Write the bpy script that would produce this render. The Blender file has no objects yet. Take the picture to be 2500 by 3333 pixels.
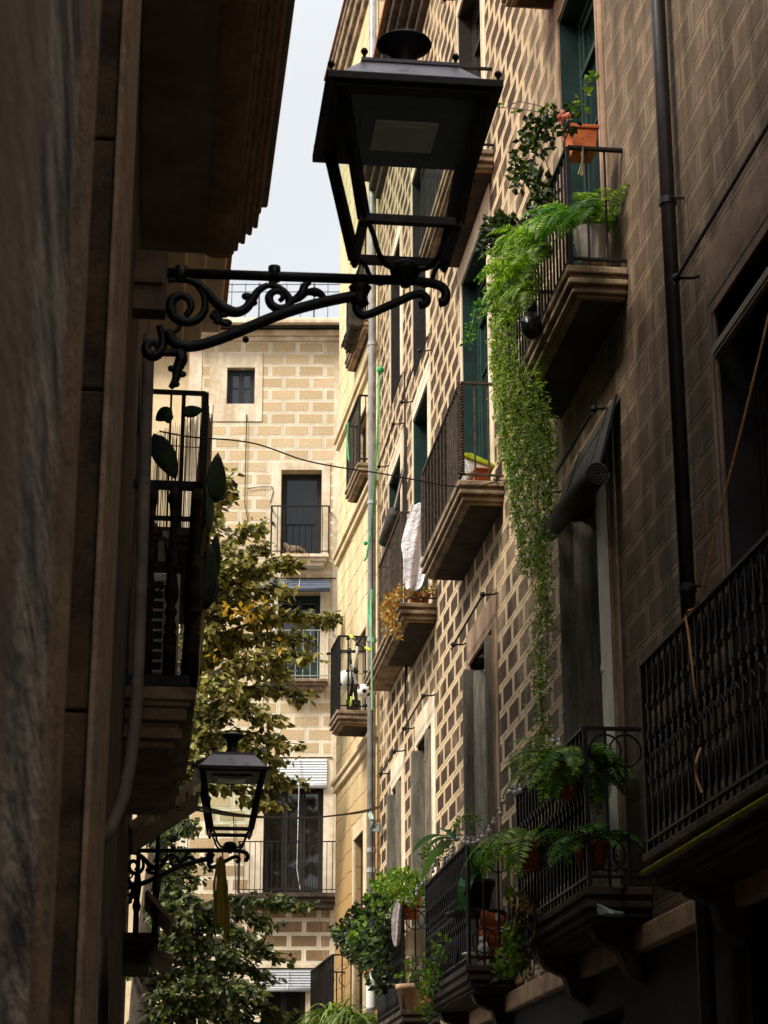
import bpy, bmesh, math, random
from mathutils import Vector, Matrix
random.seed(7)
R = math.radians
scene = bpy.context.scene
col = scene.collection

# ---------------------------------------------------------------- camera (70 mm, tilted up, standing close to the left wall)
FPX, TILT, YAW = 6500.0, R(18.5), R(6.66)
EYE = Vector((0, 0, 1.6))
cam_d = bpy.data.cameras.new("camera")
cam = bpy.data.objects.new("camera", cam_d)
col.objects.link(cam)
cam.location = EYE
cam.rotation_euler = (R(90) + TILT, 0, -YAW)
cam_d.sensor_fit = 'VERTICAL'
cam_d.sensor_height = 36
cam_d.sensor_width = 36
cam_d.lens = FPX / 3333 * 36
cam_d.clip_start = 0.05
cam_d.clip_end = 2000
cam_d.dof.use_dof = True
cam_d.dof.focus_distance = 18
cam_d.dof.aperture_fstop = 16
scene.camera = cam

def ray(px, py):
    """direction through a point of the photograph (2500 x 3333), used to survey real positions on known planes"""
    u, v = px - 1250, 1666.5 - py
    cy = FPX * math.cos(TILT) - v * math.sin(TILT)
    cz = FPX * math.sin(TILT) + v * math.cos(TILT)
    return Vector((u * math.cos(YAW) + cy * math.sin(YAW), -u * math.sin(YAW) + cy * math.cos(YAW), cz))
def onX(px, py, X):
    d = ray(px, py); return EYE + d * (X / d.x)
def onY(px, py, Y):
    d = ray(px, py); return EYE + d * (Y / d.y)
def onP(px, py, p0, nrm):
    d = ray(px, py); n = Vector(nrm); return EYE + d * ((Vector(p0) - EYE).dot(n) / d.dot(n))

def s2l(c):
    c /= 255.0
    return c / 12.92 if c <= 0.04045 else ((c + 0.055) / 1.055) ** 2.4
def rgb(r, g, b): return (s2l(r), s2l(g), s2l(b), 1)

# ---------------------------------------------------------------- mesh builder
class MB:
    def __init__(s): s.v = []; s.f = []
    def add(s, vs, fs):
        o = len(s.v); s.v += [tuple(p) for p in vs]; s.f += [tuple(i + o for i in f) for f in fs]
    def box(s, x0, x1, y0, y1, z0, z1):
        s.add([(x0,y0,z0),(x1,y0,z0),(x1,y1,z0),(x0,y1,z0),(x0,y0,z1),(x1,y0,z1),(x1,y1,z1),(x0,y1,z1)],
              [(0,3,2,1),(4,5,6,7),(0,1,5,4),(1,2,6,5),(2,3,7,6),(3,0,4,7)])
    def prism(s, poly, axis, a0, a1):
        """poly: 2D outline in the two other axes (in xyz order), pushed along axis from a0 to a1"""
        n = len(poly)
        def P(p, a):
            return (a, p[0], p[1]) if axis == 'x' else (p[0], a, p[1]) if axis == 'y' else (p[0], p[1], a)
        s.add([P(p, a0) for p in poly] + [P(p, a1) for p in poly],
              [tuple(range(n)), tuple(range(2*n-1, n-1, -1))] + [(i, i+n, (i+1) % n + n, (i+1) % n) for i in range(n)])
    def tube(s, pts, r, n=6, closed=False):
        pts = [Vector(p) for p in pts]; m = len(pts)
        rs = r if isinstance(r, (list, tuple)) else [r] * m
        up = None; rings = []
        for i, p in enumerate(pts):
            a = pts[i-1] if (i or closed) else p
            b = pts[(i+1) % m] if (i < m-1 or closed) else p
            t = (b - a)
            t = t.normalized() if t.length > 1e-9 else Vector((0,0,1))
            if up is None:
                up = Vector((0,0,1)) if abs(t.z) < .9 else Vector((1,0,0))
            x = up - t * up.dot(t)
            if x.length < 1e-6: x = t.orthogonal()
            x.normalize(); y = t.cross(x); up = x
            rings.append([p + (x*math.cos(2*math.pi*k/n) + y*math.sin(2*math.pi*k/n)) * rs[i] for k in range(n)])
        vs = [q for ring in rings for q in ring]; fs = []
        for i in range(m if closed else m-1):
            j = (i+1) % m
            for k in range(n):
                fs.append((i*n+k, i*n+(k+1) % n, j*n+(k+1) % n, j*n+k))
        if not closed:
            fs += [tuple(range(n-1, -1, -1)), tuple((m-1)*n+k for k in range(n))]
        s.add(vs, fs)
    def bar(s, p, q, w, h=None, up=(0,0,1)):
        p, q = Vector(p), Vector(q); t = (q-p).normalized(); u = Vector(up)
        if abs(t.dot(u)) > .99: u = Vector((0,1,0))
        x = t.cross(u).normalized(); y = x.cross(t); h = h or w
        vs = [c + x*a*w/2 + y*b*h/2 for c in (p, q) for a, b in ((-1,-1),(1,-1),(1,1),(-1,1))]
        s.add(vs, [(0,1,2,3),(7,6,5,4),(0,4,5,1),(1,5,6,2),(2,6,7,3),(3,7,4,0)])
    def lathe(s, prof, cx, cy, n=16, sx=1, sy=1):
        m = len(prof)
        vs = [(cx + r*sx*math.cos(2*math.pi*k/n), cy + r*sy*math.sin(2*math.pi*k/n), z) for r, z in prof for k in range(n)]
        fs = [(i*n+k, i*n+(k+1) % n, (i+1)*n+(k+1) % n, (i+1)*n+k) for i in range(m-1) for k in range(n)]
        fs += [tuple(range(n-1,-1,-1)), tuple((m-1)*n+k for k in range(n))]
        s.add(vs, fs)
    def ball(s, c, r, n=10, m=7, sz=(1,1,1)):
        c = Vector(c); vs = [c + Vector((0,0,-r*sz[2]))]
        for i in range(1, m):
            a = -math.pi/2 + math.pi*i/m
            for k in range(n):
                b = 2*math.pi*k/n
                vs.append(c + Vector((r*sz[0]*math.cos(a)*math.cos(b), r*sz[1]*math.cos(a)*math.sin(b), r*sz[2]*math.sin(a))))
        vs.append(c + Vector((0,0,r*sz[2]))); fs = []
        for k in range(n):
            fs.append((0, 1+(k+1) % n, 1+k)); fs.append((len(vs)-1, 1+(m-2)*n+k, 1+(m-2)*n+(k+1) % n))
            for i in range(m-2):
                fs.append((1+i*n+k, 1+i*n+(k+1) % n, 1+(i+1)*n+(k+1) % n, 1+(i+1)*n+k))
        s.add(vs, fs)
    def twist(s, x, y, z0, z1, w, turns, seg=9):
        n = int(abs(turns)*seg)+2; vs = []
        for i in range(n+1):
            t = i/n; a = 2*math.pi*turns*t
            for k in range(4):
                vs.append((x+w*.707*math.cos(a+k*math.pi/2), y+w*.707*math.sin(a+k*math.pi/2), z0+(z1-z0)*t))
        fs = [(i*4+k, i*4+(k+1) % 4, i*4+4+(k+1) % 4, i*4+4+k) for i in range(n) for k in range(4)]
        s.add(vs, fs + [(3,2,1,0), tuple(n*4+k for k in range(4))])
    def leaf(s, p, d, L, W, nrm=None, fold=.25):
        p = Vector(p); d = Vector(d).normalized()
        nrm = Vector(nrm) if nrm is not None else Vector((random.gauss(0,1), random.gauss(0,1), random.gauss(0,1)+1))
        sd = d.cross(nrm)
        if sd.length < 1e-4: sd = d.orthogonal()
        sd.normalize(); up = sd.cross(d)
        m = p + d*L*.45 - up*W*fold
        s.add([p, m+sd*W/2+up*W*fold, m, m-sd*W/2+up*W*fold, p+d*L-up*L*.12], [(0,1,2),(0,2,3),(1,4,2),(2,4,3)])
    def blade(s, p, d, L, W, droop, n=6):
        """long strap leaf that arches over"""
        p = Vector(p); d = Vector(d).normalized(); sd = d.cross(Vector((0,0,1)))
        if sd.length < 1e-3: sd = Vector((1,0,0))
        sd.normalize(); vs = []; q = p.copy(); t = d.copy()
        for i in range(n+1):
            f = i/n; w = W * (math.sin(math.pi*min(.98, .15+.85*f)) ** .7 if f < 1 else 0) / 2
            c = Vector((0,0,-w*.35))
            vs += [q - sd*w, q + c, q + sd*w]
            t = (t + Vector((0,0,-droop/n))).normalized(); q = q + t*L/n
        s.add(vs, [f for i in range(n) for f in ((i*3,i*3+1,i*3+4,i*3+3),(i*3+1,i*3+2,i*3+5,i*3+4))])
    def fern(s, p, d, L, droop, n=20, W=.12):
        q = Vector(p); t = Vector(d).normalized(); sd = t.cross(Vector((0,0,1)))
        if sd.length < 1e-3: sd = Vector((1,0,0))
        sd.normalize(); pts = [q.copy()]
        for i in range(n):
            f = (i+1)/n
            t = (t + Vector((random.gauss(0,.02), random.gauss(0,.02), -droop/n))).normalized(); q = q + t*L/n; pts.append(q.copy())
            w = W*(math.sin(math.pi*min(.97, .12+.88*f))**.8)
            for sg in (-1, 1):
                s.leaf(q, sd*sg + t*.35 + Vector((0,0,random.uniform(-.25,.1))), w*random.uniform(.85,1.1), L/n*.85, sd.cross(t), .1)
        s.tube(pts[::3]+[pts[-1]], .003, 4)
    def build(s, name, mat, parent=None, smooth=False, bevel=0, loc=None):
        global ROOTM
        me = bpy.data.meshes.new(name)
        M = None
        if parent is not None and parent.name in ROOTM: M = ROOTM[parent.name]
        L = Vector(loc) if (loc is not None and parent is None) else None
        vs = s.v
        if M is not None: vs = [tuple(M @ Vector(p)) for p in s.v]
        elif L is not None: vs = [tuple(Vector(p)-L) for p in s.v]
        me.from_pydata(vs, [], s.f)
        bm = bmesh.new(); bm.from_mesh(me)
        bmesh.ops.recalc_face_normals(bm, faces=bm.faces)
        bm.to_mesh(me); bm.free()
        if smooth:
            for p in me.polygons: p.use_smooth = True
        me.materials.append(mat)
        o = bpy.data.objects.new(name, me); col.objects.link(o)
        if parent is not None:
            o.parent = parent
            if M is not None: ROOTM[o.name] = M
        if L is not None:
            o.location = L; ROOTM[o.name] = Matrix.Translation(-L)
        if bevel:
            b = o.modifiers.new("bevel", 'BEVEL'); b.width = bevel; b.segments = 2; b.limit_method = 'ANGLE'; b.angle_limit = R(40)
        return o
ROOTM = {}

def tag(o, label, cat, group=None, kind=None):
    o["label"] = label; o["category"] = cat
    if group: o["group"] = group
    if kind: o["kind"] = kind
    return o
def thing(name, label, cat, loc=(0,0,0), rz=0, group=None, local=False):
    """an Empty at the thing's base. local=True: its parts are given in its own turned frame, else in world coordinates"""
    o = bpy.data.objects.new(name, None); col.objects.link(o)
    o.empty_display_size = .2
    o.location = loc; o.rotation_euler = (0,0,rz)
    if not local:
        ROOTM[o.name] = (Matrix.Translation(Vector(loc)) @ Matrix.Rotation(rz, 4, 'Z')).inverted()
    return tag(o, label, cat, group)
def dup(root, off, label, group=None):
    r = root.copy(); col.objects.link(r); r.location = root.location + Vector(off); r["label"] = label
    if group: r["group"] = group
    for ch in list(root.children):
        c = ch.copy(); col.objects.link(c); c.parent = r
        for g in list(ch.children):
            e = g.copy(); col.objects.link(e); e.parent = c
    return r
def struct(name, mb, mat):
    o = mb.build(name, mat); o["kind"] = "structure"; return o

# ---------------------------------------------------------------- materials
class NT:
    def __init__(s, name):
        s.m = bpy.data.materials.new(name); s.m.use_nodes = True
        s.t = s.m.node_tree; s.n = s.t.nodes; s.b = s.n["Principled BSDF"]; s.out = s.n["Material Output"]
        s.tc = s.n.new("ShaderNodeTexCoord")
    def link(s, a, b): s.t.links.new(a, b)
    def put(s, sock, v):
        if hasattr(v, "is_linked") or hasattr(v, "links"): s.link(v, sock)
        else: sock.default_value = v
    def math(s, op, a, b=None, c=None):
        k = s.n.new("ShaderNodeMath"); k.operation = op
        s.put(k.inputs[0], a)
        if b is not None: s.put(k.inputs[1], b)
        if c is not None: s.put(k.inputs[2], c)
        return k.outputs[0]
    def noise(s, scale, detail=5, rough=.55, vec=None, stretch=None):
        k = s.n.new("ShaderNodeTexNoise"); k.inputs["Scale"].default_value = scale
        k.inputs["Detail"].default_value = detail; k.inputs["Roughness"].default_value = rough
        v = vec if vec is not None else s.tc.outputs["Object"]
        if stretch:
            mp = s.n.new("ShaderNodeMapping"); mp.inputs["Scale"].default_value = stretch; s.link(v, mp.inputs["Vector"]); v = mp.outputs[0]
        s.link(v, k.inputs["Vector"]); return k.outputs[0]
    def rng(s, v, a, b, c=0, d=1, smooth=True):
        k = s.n.new("ShaderNodeMapRange"); k.interpolation_type = 'SMOOTHSTEP' if smooth else 'LINEAR'
        s.put(k.inputs[0], v)
        for i, x in enumerate((a, b, c, d)): s.put(k.inputs[i+1], x)
        return k.outputs[0]
    def mix(s, f, a, b, mode='MIX'):
        k = s.n.new("ShaderNodeMix"); k.data_type = 'RGBA'; k.blend_type = mode
        s.put(k.inputs[0], f); s.put(k.inputs[6], a); s.put(k.inputs[7], b); return k.outputs[2]
    def bump(s, h, strength=.3, dist=.02):
        k = s.n.new("ShaderNodeBump"); k.inputs["Strength"].default_value = strength; k.inputs["Distance"].default_value = dist
        s.link(h, k.inputs["Height"]); s.link(k.outputs[0], s.b.inputs["Normal"])
    def fin(s, color, rough=.85, metal=0, spec=.3):
        s.put(s.b.inputs["Base Color"], color); s.put(s.b.inputs["Roughness"], rough)
        s.b.inputs["Metallic"].default_value = metal; s.b.inputs["Specular IOR Level"].default_value = spec
        return s.m

def nmat(name, c1, c2, scale=5, rough=.85, bump=.3, bscale=50, metal=0, spec=.3, stretch=None, dist=.01, lo=.35, hi=.65):
    k = NT(name)
    n1 = k.noise(scale, 6, .6, stretch=stretch)
    n2 = k.noise(scale*7.3, 4, .6)
    f = k.rng(k.math('ADD', k.math('MULTIPLY', n1, .75), k.math('MULTIPLY', n2, .25)), lo, hi)
    if bump: k.bump(k.noise(bscale, 4, .6, stretch=stretch), bump, dist)
    return k.fin(k.mix(f, c1, c2), rough, metal, spec)

def pat(name, axis, w, h, light, dark, line, mx=.05, mz=.035, zoff=0, soff=0, fade=None, rough_bump=.5, l2=None, zmix=None, linew=.004, zblk=None, var=(.7,1.35), conmin=.5):
    """sgraffito blockwork: rough dark blocks inside smooth pale bands, a scored joint in the middle of each band"""
    k = NT(name)
    sp = k.n.new("ShaderNodeSeparateXYZ"); k.link(k.tc.outputs["Object"], sp.inputs[0])
    a = sp.outputs[axis]; z = sp.outputs[2]
    wob = k.math('MULTIPLY', k.math('SUBTRACT', k.noise(9, 3), .5), .012)
    wob2 = k.math('MULTIPLY', k.math('SUBTRACT', k.noise(7.1, 3), .5), .012)
    a2 = k.math('ADD', a, wob); z2 = k.math('ADD', z, wob2)
    zz = k.math('DIVIDE', k.math('ADD', z2, zoff), h); row = k.math('FLOOR', zz); fz = k.math('FRACT', zz)
    shift = k.math('MULTIPLY', k.math('MODULO', k.math('ABSOLUTE', row), 2), .5)
    aa = k.math('ADD', k.math('DIVIDE', k.math('ADD', a2, soff), w), shift); fx = k.math('FRACT', k.math('ADD', aa, 100))
    cell = k.math('FLOOR', k.math('ADD', aa, 100))
    dx = k.math('MULTIPLY', k.math('MINIMUM', fx, k.math('SUBTRACT', 1, fx)), w)
    dz = k.math('MULTIPLY', k.math('MINIMUM', fz, k.math('SUBTRACT', 1, fz)), h)
    ed = k.math('MULTIPLY', k.math('SUBTRACT', k.noise(60, 3), .5), .012)
    blk = k.math('MULTIPLY', k.rng(k.math('ADD', dx, ed), mx-.004, mx+.006), k.rng(k.math('ADD', dz, ed), mz-.004, mz+.006))
    lin = k.math('SUBTRACT', 1, k.rng(k.math('MINIMUM', dx, dz), linew*.5, linew*1.6))
    wn = k.n.new("ShaderNodeTexWhiteNoise"); wn.noise_dimensions = '2D'
    cb = k.n.new("ShaderNodeCombineXYZ"); k.link(cell, cb.inputs[0]); k.link(row, cb.inputs[1]); k.link(cb.outputs[0], wn.inputs[0])
    big = k.noise(.9, 6, .65); fine = k.noise(38, 5, .65); drip = k.noise(1.2, 5, .6, stretch=(3, 3, .35))
    dk = k.mix(wn.outputs[0], tuple(c*var[0] for c in dark[:3])+(1,), tuple(c*var[1] for c in dark[:3])+(1,))
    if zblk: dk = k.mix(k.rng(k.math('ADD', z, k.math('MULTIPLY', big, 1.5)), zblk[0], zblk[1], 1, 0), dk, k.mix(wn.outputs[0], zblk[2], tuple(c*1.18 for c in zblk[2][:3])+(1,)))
    dk = k.mix(k.rng(fine, .35, .7), k.mix(.35, dk, (0,0,0,1)), dk)
    lg = k.mix(k.rng(drip, .3, .7), l2 or tuple(c*.72 for c in light[:3])+(1,), light)
    con = blk
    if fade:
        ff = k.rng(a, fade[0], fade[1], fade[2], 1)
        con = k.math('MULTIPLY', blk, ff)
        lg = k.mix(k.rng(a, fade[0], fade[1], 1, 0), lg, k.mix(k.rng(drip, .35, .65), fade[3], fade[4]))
    con = k.math('MULTIPLY', con, k.rng(k.noise(.55, 7, .7), .34, .54, conmin, 1))
    c = k.mix(con, lg, dk)
    c = k.mix(k.math('MULTIPLY', lin, k.rng(k.noise(1.7, 5, .7), .35, .6, .25, .85)), c, line)
    c = k.mix(k.rng(k.noise(1.0, 8, .72, stretch=(5, 5, .28)), .54, .74, 0, .55), c, tuple(x*.8 for x in dark[:3])+(1,))
    c = k.mix(k.rng(k.noise(2.3, 7, .7), .5, .8, 0, .35), c, tuple(x*.5 for x in dark[:3])+(1,))
    if zmix:   # brown tint that grows toward the lower storeys
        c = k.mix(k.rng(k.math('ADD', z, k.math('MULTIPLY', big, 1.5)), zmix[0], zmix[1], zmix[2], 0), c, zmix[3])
    hgt = k.math('ADD', k.math('MULTIPLY', k.math('MULTIPLY', blk, k.noise(24, 5, .7)), rough_bump), k.math('SUBTRACT', k.math('MULTIPLY', k.noise(90, 3), .12), k.math('MULTIPLY', lin, .6)))
    k.bump(hgt, .6, .02)
    return k.fin(c, .9, 0, .15)

def leafmat(name, cols, trans=.35, rough=.5):
    k = NT(name)
    g = k.n.new("ShaderNodeNewGeometry"); rp = k.n.new("ShaderNodeValToRGB")
    e = rp.color_ramp.elements
    while len(e) < len(cols): e.new(.5)
    for i, c in enumerate(cols): e[i].position = i/(len(cols)-1); e[i].color = c
    k.link(g.outputs["Random Per Island"], rp.inputs[0])
    k.fin(rp.outputs[0], rough, 0, .35)
    tr = k.n.new("ShaderNodeBsdfTranslucent"); k.link(k.mix(1, rp.outputs[0], (.9,1,.45,1), 'MULTIPLY'), tr.inputs[0])
    ms = k.n.new("ShaderNodeMixShader"); ms.inputs[0].default_value = trans
    k.link(k.b.outputs[0], ms.inputs[1]); k.link(tr.outputs[0], ms.inputs[2]); k.link(ms.outputs[0], k.out.inputs[0])
    return k.m

def glassmat(name, tint, refl=.12):
    k = NT(name)
    tr = k.n.new("ShaderNodeBsdfTransparent"); tr.inputs[0].default_value = tint
    gl = k.n.new("ShaderNodeBsdfGlossy"); gl.inputs["Roughness"].default_value = .06
    lw = k.n.new("ShaderNodeLayerWeight"); lw.inputs[0].default_value = .5
    fac = k.math('ADD', k.math('MULTIPLY', k.math('POWER', lw.outputs["Facing"], 5), .08), .002)
    ms = k.n.new("ShaderNodeMixShader"); k.link(fac, ms.inputs[0]); k.link(tr.outputs[0], ms.inputs[1]); k.link(gl.outputs[0], ms.inputs[2])
    k.link(ms.outputs[0], k.out.inputs[0]); return k.m

def slatmat(name, c1, c2, pitch, axis=2, bump=.6):
    k = NT(name); sp = k.n.new("ShaderNodeSeparateXYZ"); k.link(k.tc.outputs["Object"], sp.inputs[0])
    f = k.math('FRACT', k.math('DIVIDE', sp.outputs[axis], pitch))
    d = k.math('MINIMUM', f, k.math('SUBTRACT', 1, f))
    c = k.mix(k.rng(d, .03, .14), c2, c1)
    c = k.mix(k.rng(k.noise(8), .4, .8, 0, .3), c, c2)
    k.bump(k.rng(d, 0, .3), bump, .01); return k.fin(c, .6, 0, .3)

M = {}
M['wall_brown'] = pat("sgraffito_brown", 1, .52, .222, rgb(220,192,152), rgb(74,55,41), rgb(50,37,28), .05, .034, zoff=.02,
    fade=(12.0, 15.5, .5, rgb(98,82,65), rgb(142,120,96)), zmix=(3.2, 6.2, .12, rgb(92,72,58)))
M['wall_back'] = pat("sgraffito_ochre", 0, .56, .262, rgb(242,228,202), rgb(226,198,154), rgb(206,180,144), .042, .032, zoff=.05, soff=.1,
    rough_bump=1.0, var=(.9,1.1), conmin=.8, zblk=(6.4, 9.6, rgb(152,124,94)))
M['wall_back_low'] = M['wall_back']
M['beige'] = NT("beige_scored_render")
k = M['beige']; sp = k.n.new("ShaderNodeSeparateXYZ"); k.link(k.tc.outputs["Object"], sp.inputs[0])
f = k.math('FRACT', k.math('DIVIDE', k.math('ADD', sp.outputs[2], k.math('MULTIPLY', k.noise(2, 2), .12)), .30))
lin = k.math('SUBTRACT', 1, k.rng(k.math('MINIMUM', f, k.math('SUBTRACT', 1, f)), .015, .05))
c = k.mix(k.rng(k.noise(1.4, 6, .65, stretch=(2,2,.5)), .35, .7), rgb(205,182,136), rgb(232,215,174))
c = k.mix(k.rng(sp.outputs[2], 5.0, 8.5, .85, 0), c, rgb(164,124,70))  # lower wall coloured darker, standing in for less sky light there
c = k.mix(k.math('MULTIPLY', lin, .7), c, rgb(120,92,60))
k.bump(k.math('SUBTRACT', k.noise(60, 4), k.math('MULTIPLY', lin, 1.0)), .4, .01)
M['beige'] = k.fin(c, .9, 0, .15)
M['beige_trim'] = nmat("pale_beige_trim", rgb(196,172,134), rgb(226,206,168), 2.5, .9, .25)
M['yellow_wall'] = nmat("yellow_render", rgb(202,180,140), rgb(224,204,166), 1.5, .9, .2)
M['stucco'] = nmat("smooth_stucco_band", rgb(122,96,76), rgb(176,146,118), 2.2, .9, .25, 40, stretch=(1.5,1.5,.6))
M['stucco_pale'] = nmat("pale_stucco_surround", rgb(196,174,142), rgb(240,226,200), 1.3, .9, .3, 40, stretch=(2.2,2.2,.5))
M['stone'] = nmat("balcony_stone", rgb(104,88,72), rgb(170,146,116), 4, .9, .5, 45)
M['stone_dark'] = nmat("dark_balcony_stone", rgb(48,40,34), rgb(92,76,62), 3, .95, .5, 40)  # darker variant of the balcony stone
M['stone_near'] = nmat("rough_sandstone", rgb(116,96,83), rgb(212,182,158), 9, .95, .8, 60, stretch=(2,.3,2), dist=.02, lo=.2, hi=.8)
M['stone_worn'] = nmat("weathered_grey_stone", rgb(70,60,54), rgb(232,214,194), 10, .95, .8, 60, stretch=(2,.25,1.2), dist=.02)
M['stone_edge'] = nmat("lit_sandstone_edge", rgb(150,122,98), rgb(196,164,132), 14, .9, .6, 60)  # paler tone puts the lit look of the edges into the colour
M['jamb'] = nmat("dark_dressed_stone", rgb(64,50,37), rgb(116,92,68), 6, .92, .5, 90, dist=.006)
M['ground_floor'] = nmat("dark_ground_floor_plaster", rgb(26,20,15), rgb(44,34,25), 2, .95, .4, 40)  # near-black brown base of the ground floor wall
M['soffit'] = nmat("dark_painted_soffit", rgb(140,124,108), rgb(176,158,138), 2, .9, .3, 25)
M['soffit_edge'] = nmat("brown_cornice_moulding", rgb(158,126,96), rgb(204,166,128), 5, .9, .4, 30)
M['plaster_left'] = nmat("dark_left_house_plaster", rgb(66,54,44), rgb(110,90,74), 2, .95, .4, 30)
M['iron'] = nmat("black_wrought_iron", rgb(15,14,13), rgb(30,28,26), 30, .6, .4, 120, metal=.3, spec=.4, dist=.003)
M['iron_rust'] = nmat("flaking_iron", rgb(32,24,20), rgb(108,74,50), 18, .75, .5, 90, metal=.2, dist=.004, lo=.5, hi=.75)
M['lamp_iron'] = nmat("lamp_black_paint", rgb(18,18,19), rgb(70,60,54), 16, .5, .3, 140, metal=.15, spec=.4, dist=.003, lo=.48, hi=.8)
M['lamp_roof'] = nmat("weathered_lamp_roof", rgb(30,28,31), rgb(120,112,118), 9, .45, .15, 60, metal=.35, spec=.5, dist=.002, lo=.3, hi=.5)
M['lamp_under'] = nmat("lamp_reflector_plate", rgb(56,60,58), rgb(72,77,73), 6, .6, .05)
M['diffuser'] = nmat("frosted_lamp_diffuser", rgb(232,224,196), rgb(246,240,218), 4, .5, .05)
M['pane'] = glassmat("lamp_glass", (.93,.96,.94,1))
M['dark_glass'] = nmat("dark_window_glass", rgb(10,13,13), rgb(22,26,26), 1, .08, 0, spec=.6)
M['green_glass'] = nmat("green_black_window_glass", rgb(8,26,22), rgb(16,40,34), 1, .12, 0, spec=.6)
M['refl_glass'] = nmat("street_reflecting_glass", rgb(18,18,18), rgb(40,38,36), 1.2, .03, 0, spec=1.0)
M['door_green'] = nmat("dark_green_door_paint", rgb(18,40,36), rgb(30,58,52), 4, .55, .15)
M['door_grey'] = nmat("grey_green_shutter_paint", rgb(98,92,80), rgb(138,130,114), 6, .7, .2, stretch=(4,4,.6))
M['door_pale'] = nmat("pale_grey_shutter_paint", rgb(216,209,190), rgb(240,234,216), 6, .6, .2, stretch=(4,4,.6))
M['door_dark'] = nmat("dark_brown_door_paint", rgb(28,24,21), rgb(46,40,35), 4, .6, .2)
M['window_blue'] = nmat("blue_black_window_paint", rgb(26,30,38), rgb(44,48,56), 4, .5, .1)
M['wood_rail'] = nmat("weathered_wood_rail", rgb(96,86,74), rgb(150,136,118), 14, .8, .4, stretch=(1,12,12))
M['pipe_dark'] = nmat("dark_drainpipe", rgb(34,26,24), rgb(52,41,37), 8, .38, .1, 80, spec=.5)
M['pipe_grey'] = nmat("grey_drainpipe", rgb(150,148,144), rgb(186,184,178), 6, .35, .1, 60, metal=.4, spec=.5)
M['pipe_left'] = nmat("dusty_grey_pipe", rgb(116,106,96), rgb(156,142,126), 5, .6, .2, 50)
M['terracotta'] = nmat("terracotta", rgb(168,84,44), rgb(208,112,60), 9, .8, .3)
M['pot_grey'] = nmat("ribbed_grey_planter", rgb(150,138,130), rgb(188,176,164), 6, .7, .2)
M['pot_black'] = nmat("dark_plant_tub", rgb(34,34,30), rgb(52,50,44), 6, .6, .2)
M['soil'] = nmat("potting_soil", rgb(30,22,16), rgb(54,40,28), 20, 1, .5)
M['fern'] = leafmat("fern_green", [rgb(52,86,22), rgb(104,142,38), rgb(172,196,72)], .4)
M['fern_dark'] = leafmat("deep_fern_green", [rgb(36,80,24), rgb(70,124,40), rgb(124,168,62)], .35)
M['trailing'] = leafmat("trailing_green", [rgb(96,70,30), rgb(62,86,16), rgb(104,134,26), rgb(136,160,36), rgb(184,196,64)], .4)
M['vine'] = leafmat("vine_green", [rgb(18,30,11), rgb(36,52,18), rgb(82,100,34)], .25)
M['broad'] = leafmat("broad_glossy_leaf", [rgb(32,92,48), rgb(70,134,64), rgb(126,170,84)], .3, .3)
M['bush'] = leafmat("light_bush_green", [rgb(58,88,20), rgb(98,132,32), rgb(146,170,58)], .35)
M['spider'] = leafmat("striped_grass_leaf", [rgb(54,80,24), rgb(92,114,42), rgb(150,160,86)], .3)
M['dry_leaf'] = leafmat("drying_leaf", [rgb(150,98,52), rgb(190,138,78), rgb(176,170,84)], .3)
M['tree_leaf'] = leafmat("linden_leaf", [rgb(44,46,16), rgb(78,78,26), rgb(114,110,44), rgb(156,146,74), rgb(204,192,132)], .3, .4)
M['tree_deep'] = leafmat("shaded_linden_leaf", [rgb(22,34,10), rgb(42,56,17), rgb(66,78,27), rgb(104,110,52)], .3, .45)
M['autumn'] = leafmat("autumn_leaf", [rgb(150,116,38), rgb(188,144,38), rgb(206,166,60)], .35)
M['iron_lit'] = nmat("lit_brown_iron", rgb(52,43,36), rgb(92,78,66), 24, .6, .4, 120, metal=.2, dist=.003)  # lighter copy of the iron, the light on it put into the colour
M['stucco_brown'] = nmat("brown_stucco", rgb(104,80,62), rgb(140,110,86), 3, .9, .3)
M['dark_brown'] = nmat("dark_slab_underside", rgb(40,33,28), rgb(70,58,48), 4, .95, .4, 30)  # dark brown of the sheets under the balcony slabs
M['cactus'] = nmat("prickly_pear_skin", rgb(8,24,11), rgb(24,56,22), 8, .6, .4, 90)
M['flower'] = leafmat("pink_petal", [rgb(222,120,110), rgb(236,170,160)], .3)
M['flower_orange'] = leafmat("orange_petal", [rgb(226,92,40), rgb(240,128,60)], .3)
M['bark'] = nmat("grey_brown_bark", rgb(46,38,30), rgb(78,66,54), 12, .95, .8, 30, stretch=(3,3,.6))
M['reed'] = slatmat("reed_screen", rgb(206,180,128), rgb(70,54,36), .02, 1)
M['reed_stalk'] = leafmat("reed_stalk", [rgb(74,56,36), rgb(190,160,106), rgb(222,198,146), rgb(240,224,184)], .3, .7)
M['blind_grey'] = slatmat("grey_slat_blind", rgb(74,70,62), rgb(22,20,18), .035, 1)
M['roll'] = nmat("rolled_slats", rgb(44,42,38), rgb(70,66,58), 10, .7, .5)
M['blind_blue'] = slatmat("blue_grey_slat_blind", rgb(98,108,124), rgb(38,42,50), .052)
M['blind_white'] = slatmat("white_slat_blind", rgb(232,236,236), rgb(168,174,176), .045)
M['blind_pale'] = slatmat("pale_grey_slat_blind", rgb(168,172,176), rgb(92,94,98), .05)
M['blind_brown'] = slatmat("brown_slat_blind", rgb(148,128,106), rgb(64,50,40), .04, 1)
M['ac'] = nmat("cream_metal_casing", rgb(198,188,168), rgb(222,212,192), 4, .6, .1)
M['black'] = nmat("black_plastic", rgb(14,14,14), rgb(28,28,28), 6, .5, .1)
M['bag'] = nmat("black_plastic_bag", rgb(12,12,14), rgb(24,24,28), 9, .22, .5, 25, spec=.6, dist=.02)
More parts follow.
